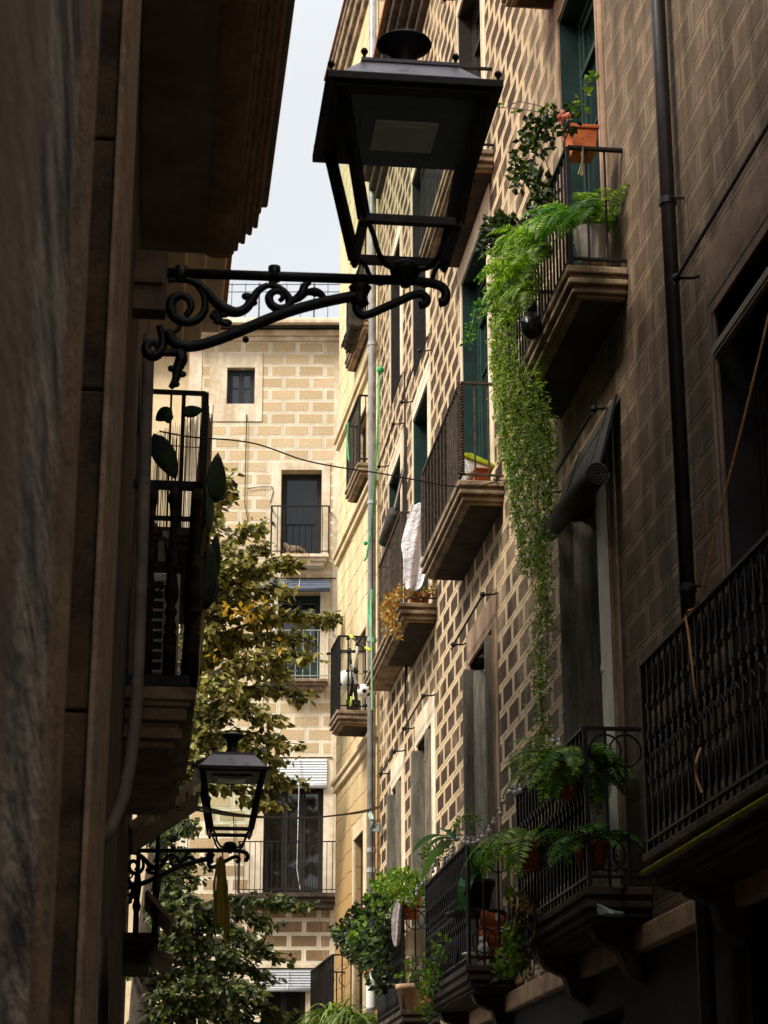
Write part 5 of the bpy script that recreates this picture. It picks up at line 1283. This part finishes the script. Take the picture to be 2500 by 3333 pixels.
# ================================================================ cables, cords and wires
def span(px, d0, d1, r, mat, name, label, cat, n=4):
    """a wire traced from support to support, its distance growing evenly along the span"""
    pts = [EYE+ray(x,y).normalized()*(d0+(d1-d0)*i/(len(px)-1)) for i, (x,y) in enumerate(px)]
    b = MB(); b.tube(sm(pts, n), r, 5); return tag(b.build(name, mat, loc=tuple(pts[0])), label, cat)
span([(520,1404),(620,1422),(750,1432),(830,1444),(900,1466),(980,1495),(1060,1513),(1150,1528),(1240,1541),(1340,1560),(1450,1580),(1540,1586),(1600,1572),(1645,1560)], 14, 17.2, .006, M['cable'], "street_wire", "single thin wire sagging across the street in front of the ochre house", "cable")
for i in range(5):
    o_ = random.uniform(-7,7)
    span([(575,2628+o_*2),(660,2628+o_+i*4),(760,2648+o_+i*2),(880,2660+o_*.6),(1000,2662+o_*.3),(1110,2652+o_*.4),(1195,2638+o_),(1236,2625+o_)], 13, 25.2, .006, M['cable'], "cable_bundle", "drooping black cable of the loose bundle crossing the street below the ochre house's white blind", "cable")["group"] = "cables of the bundle across the street"
b = MB()
for i in range(4): b.tube(sm([tuple(OB(1195+i*4,2640,.1)), tuple(OB(1206+i*3,2668,.15)), tuple(OB(1210,2690+i*3,.12)), tuple(OB(1236,2680+i*8,.08))]), .014, 5)
tag(b.build("junction_cables", M['cable_white'], loc=tuple(OB(1210,2680,.1))), "tangle of pale cables bending at the grey drainpipe", "cable")
for dx, y0, y1, r_ in ((1316,1210,2480,.012),(1322,1390,2500,.008),(1212,1700,3020,.01)):
    pts = [onX(dx+random.uniform(-2,2)+(y-y0)*.003, y, 2.80) if dx > 1300 else OB(dx,y,.12) for y in range(y0, y1, 160)]
    b = MB(); b.tube([tuple(p) for p in pts], r_, 5)
    tag(b.build("wall_cable", M['cable'], loc=tuple(pts[0])), {1316:"thick black cable running down the brown house beside the laundry balcony",1322:"thinner black cable beside the thick one on the brown house",1212:"dark cable dropping down the cream house past the scooter balcony"}[dx], "cable")
b = MB(); b.tube([tuple(OB(1236,1200,.25)),tuple(OB(1232,1330,.28)),tuple(OB(1224,1500,.3)),tuple(OB(1216,1620,.3)),tuple(OB(1208,1730,.3)),tuple(OB(1193,1815,.35)),tuple(OB(1186,1825,.35))], .012, 5)
for k in range(3): b.tube(sm([tuple(OB(1208+random.uniform(-4,8),1920,.3)),tuple(OB(1206+random.uniform(-6,8),2000,.3)),tuple(OB(1210+random.uniform(-4,6),2090,.3))]), .01, 4)
b.ball(OB(1238,1205,.25), .05, 8, 5); b.ball(OB(1190,1768,.3), .03, 8, 5)
tag(b.build("clothesline", M['rope_green'], loc=tuple(OB(1224,1500,.3))), "bright green cord knotted along the cream house's drainpipe", "cord")
b = MB(); b.tube([tuple(OB(1208,1920,.4)),tuple(OB(1211,2310,.42))], .011, 6); tag(b.build("green_pole", M['rope_pale'], loc=tuple(OB(1211,2310,.42))), "pale green pole rising from the scooter balcony", "pole")
b = MB(); b.tube([tuple(OB(1133,1375,.45)),tuple(OB(1130,1430,.46)),tuple(OB(1135,1500,.46))], .012, 5); tag(b.build("clothesline", M['rope_green'], loc=tuple(OB(1135,1500,.46))), "short green cord tied to the upper balcony bars of the cream house", "cord")
b = MB(); b.tube(sm([tuple(onX(x,y,X)) for x,y,X in ((2520,950,2.7),(2478,1130,2.65),(2400,1450,2.58),(2330,1720,2.52),(2275,1955,2.47),(2240,1990,2.455),(2232,2010,2.45),(2240,2060,2.45),(2252,2160,2.45),(2262,2260,2.46),(2275,2330,2.5),(2290,2400,2.55),(2268,2470,2.46),(2265,2520,2.46),(2284,2580,2.47))]), .006, 6)
tag(b.build("orange_rope", M['rope_orange'], loc=tuple(onX(2232,2010,2.45))), "orange rope tied round the nearest dark railing and stretched up past the drainpipe", "rope")
b = MB()
for i in range(6):
    b.tube(sm([tuple(onX(1925+random.uniform(-8,14),2940+i*6,2.6)),tuple(onX(1955+random.uniform(-6,6),2948+i*5,2.55)),tuple(onX(1990+random.uniform(-6,6),2965+i*3,2.58)),tuple(onX(2030,2972+i*2,2.7))]), .008, 6)
tag(b.build("pale_hose_coil", M['cable_white'], loc=tuple(onX(1960,2950,2.6))), "bundle of greenish white cables under the nearest dark balcony", "cable")
for k, (pth, lb) in enumerate(((((1340,3345),(1500,3240),(1620,3140),(1700,3080),(1790,3020),(1850,2975),(1930,2930),(2040,2890)), "upper black cable strung under the first-floor balconies"),(((1380,3345),(1560,3225),(1660,3150),(1740,3095),(1830,3020),(1870,2990),(1990,2950)), "lower black cable strung under the first-floor balconies"))):
    b = MB(); b.tube(sm([tuple(onX(x,y,2.70-.03*k)) for x,y in pth]), .012, 5); tag(b.build("facade_cable", M['cable'], loc=tuple(onX(*pth[3],2.7))), lb, "cable")
for pth, lb, r_ in ((((803,1350),(800,1500),(797,1640),(808,1700)), "thin black cable hanging down the ochre house from its small window", .01),(((806,1592),(845,1586),(886,1586),(890,1600),(880,1640)), "short cable looping to a white clip beside the ochre house's upper door", .008),(((760,2660),(768,2900),(745,3060),(735,3300)), "long cable dropping behind the small lamp on the ochre house", .01)):
    b = MB(); P = [kw(bk(x,y)[0], -.03, bk(x,y)[1]) for x,y in pth]; b.tube(P, r_, 5); tag(b.build("wall_cable", M['cable'], loc=P[0]), lb, "cable")

# ================================================================ the tree in the square
TD = 28.5
def tp(px, py, dd=0): return EYE+ray(px,py)*((TD+dd)/(ray(px,py).x*math.sin(YAW)+ray(px,py).y*math.cos(YAW)))
tree = thing("linden_tree", "leafy linden tree with layered drooping branches in front of the ochre house", "tree", (tp(470,3000).x, tp(470,3000).y, 0))
base = tp(470, 3000); bx_, by_ = base.x, base.y; zt_ = tp(600,1750).z
trunk = [(bx_,by_,0),(bx_+.05,by_,2),(bx_+.02,by_,4),(bx_+.15,by_,6),(bx_+.35,by_,8),(bx_+.5,by_,zt_-1)]
b = MB(); b.tube(sm(trunk), [.26*(1-.8*i/20) for i in range(21)], 10); b.build("trunk", M['bark'], tree, True)
br = [((600,2000),(735,1590),.9),((600,1950),(690,1680),.7),((620,1900),(850,1708),.45),((620,1960),(845,1790),.7),((600,1980),(780,1840),1),((600,2040),(945,1832),.75),((590,2080),(900,1915),1),((590,2120),(850,1985),1.1),
      ((600,2120),(1080,2012),.5),((590,2180),(960,2075),.9),((590,2200),(760,2100),1.1),((590,2250),(985,2135),.75),((580,2270),(900,2190),1),((580,2320),(975,2255),.7),((570,2300),(740,2230),1),((570,2380),(880,2335),.85),((570,2400),(760,2320),.9),
      ((560,2440),(925,2420),.6),((560,2480),(900,2470),.65),((560,2460),(740,2420),.8),((550,2540),(950,2545),.55),((550,2520),(800,2520),.7),((550,2580),(870,2610),.5),((540,2560),(680,2560),.8),((560,2200),(700,1900),1.1),((560,2300),(680,2050),1.1),((575,2150),(650,1790),.8)]
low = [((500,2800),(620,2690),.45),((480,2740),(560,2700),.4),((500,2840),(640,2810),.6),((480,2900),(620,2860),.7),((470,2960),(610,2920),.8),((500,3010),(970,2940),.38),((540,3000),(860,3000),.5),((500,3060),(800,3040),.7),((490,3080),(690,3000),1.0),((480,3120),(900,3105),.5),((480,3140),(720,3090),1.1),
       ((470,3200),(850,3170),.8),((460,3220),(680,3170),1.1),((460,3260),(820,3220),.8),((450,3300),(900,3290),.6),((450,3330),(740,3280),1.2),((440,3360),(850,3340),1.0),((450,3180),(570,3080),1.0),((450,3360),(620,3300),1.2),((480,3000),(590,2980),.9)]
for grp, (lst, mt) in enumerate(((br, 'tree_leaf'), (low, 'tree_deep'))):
    bw, bl_ = MB(), MB()
    for (p0, p1, fat) in lst:
        dd = random.uniform(-1.2,1.2) if grp == 0 else random.uniform(-2.5,.3)
        s0, s1 = tp(*p0, dd*.2), tp(*p1, dd); mid = s0.lerp(s1,.55)+Vector((0,0,.22))
        c = sm([s0, mid, s1], 10); bw.tube(c[::2], [.035*(1-.85*i/len(c[::2])) for i in range(len(c[::2]))], 5)
        k_ = 1 if grp == 0 else .85; Lm = (s1-s0).length; md = (s1-s0).normalized()
        nt_ = int(17*max(.7, Lm)*(.6+.5*fat))
        for j in range(nt_+1):
            f = .12+.88*(j/nt_)**.9; p = c[min(len(c)-1, int(f*(len(c)-1)))]
            tl = fat*random.uniform(.24,.58)*(1.1-.55*f) if j < nt_ else .25
            sd_ = Vector((random.gauss(0,.6), random.gauss(0,1.0), random.gauss(.05,.38)))
            d0 = (md*random.uniform(.5,1.0)+sd_*.75).normalized() if j < nt_ else md
            e_ = p+d0*tl+Vector((0,0,-.12*tl)); m_ = p.lerp(e_,.5)+Vector((0,0,.05*tl)); tw = sm([p, m_, e_], 4); bw.tube(tw, [.009*(1-.8*q/len(tw)) for q in range(len(tw))], 4)
            for q in range(int(30*max(.3,tl))+3):
                pp = tw[random.randrange(1, len(tw))]+Vector((random.gauss(0,.045),random.gauss(0,.06),random.gauss(-.03,.04)))
                d = d0*.6+Vector((random.gauss(0,.6),random.gauss(0,.6),random.gauss(-.6,.35)))
                sz = random.choice((.65,.9,1,1.1,1.25))*k_
                bl_.leaf(pp, d, sz*random.uniform(.1,.15), sz*random.uniform(.08,.12), Vector((random.gauss(0,.5),random.gauss(-.3,.5),1)), random.uniform(.05,.4))
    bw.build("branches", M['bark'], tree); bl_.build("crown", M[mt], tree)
b = MB()
for px, py, n in ((755,1985,6),(775,1995,8),(800,2000,10),(822,1992,8),(850,1970,6),(735,1978,4),(930,2095,4),(705,2125,4)):
    foliage(b, tp(px,py,-1.3), (.12,.2,.08), n, .11, .085, -.3)
b.build("autumn_leaves", M['autumn'], tree)

# ================================================================ sky and light
w = bpy.data.worlds.new("World"); scene.world = w; w.use_nodes = True
nt = w.node_tree; bg = nt.nodes["Background"]; sky = nt.nodes.new("ShaderNodeTexSky"); sky.sky_type = 'NISHITA'; sky.sun_disc = False
SUN_EL, SUN_AZ = R(46), R(-118)      # azimuth measured from +Y (up the street) toward +X; negative = left
sky.sun_elevation = SUN_EL; sky.sun_rotation = SUN_AZ; sky.air_density = 1.0; sky.dust_density = 4.0; sky.ozone_density = 1.0; sky.altitude = 0
mx = nt.nodes.new("ShaderNodeMix"); mx.data_type = 'RGBA'; mx.inputs[0].default_value = .92       # a thin white overcast veil
nz = nt.nodes.new("ShaderNodeTexNoise"); nz.inputs["Scale"].default_value = 2.2; nz.inputs["Detail"].default_value = 5
vr = nt.nodes.new("ShaderNodeValToRGB"); vr.color_ramp.elements[0].position = .3; vr.color_ramp.elements[1].position = .75
vr.color_ramp.elements[0].color = (.86,.9,.94,1); vr.color_ramp.elements[1].color = (1.12,1.11,1.09,1)
tcw = nt.nodes.new("ShaderNodeTexCoord"); nt.links.new(tcw.outputs["Generated"], nz.inputs["Vector"]); nt.links.new(nz.outputs[0], vr.inputs[0])
spz = nt.nodes.new("ShaderNodeSeparateXYZ"); nt.links.new(tcw.outputs["Generated"], spz.inputs[0])
gz = nt.nodes.new("ShaderNodeMapRange"); gz.interpolation_type = 'SMOOTHSTEP'       # overcast: the zenith brighter than the low sky
for i_, v_ in enumerate((.5, .95, 2.25, 7.6)): gz.inputs[i_+1].default_value = v_
nt.links.new(spz.outputs[2], gz.inputs[0])
ml = nt.nodes.new("ShaderNodeVectorMath"); ml.operation = 'SCALE'; nt.links.new(vr.outputs[0], ml.inputs[0]); nt.links.new(gz.outputs[0], ml.inputs["Scale"])
nt.links.new(sky.outputs[0], mx.inputs[6]); nt.links.new(ml.outputs[0], mx.inputs[7])
nt.links.new(mx.outputs[2], bg.inputs[0]); bg.inputs[1].default_value = .12
sd = bpy.data.lights.new("sun", 'SUN'); sd.energy = 1.45; sd.angle = R(16); sd.color = (1, .94, .85)
so = bpy.data.objects.new("sun", sd); col.objects.link(so)
dirv = Vector((math.sin(SUN_AZ)*math.cos(SUN_EL), math.cos(SUN_AZ)*math.cos(SUN_EL), math.sin(SUN_EL)))
so.rotation_euler = dirv.to_track_quat('Z', 'Y').to_euler()
so.location = (0, 0, 40)
vs_ = scene.view_settings; vs_.view_transform = 'Standard'; vs_.look = 'None'; vs_.exposure = 1.72; vs_.gamma = 1
scene.cycles.max_bounces = 8; scene.cycles.diffuse_bounces = 4; scene.cycles.transparent_max_bounces = 12
scene.cycles.use_denoising = True
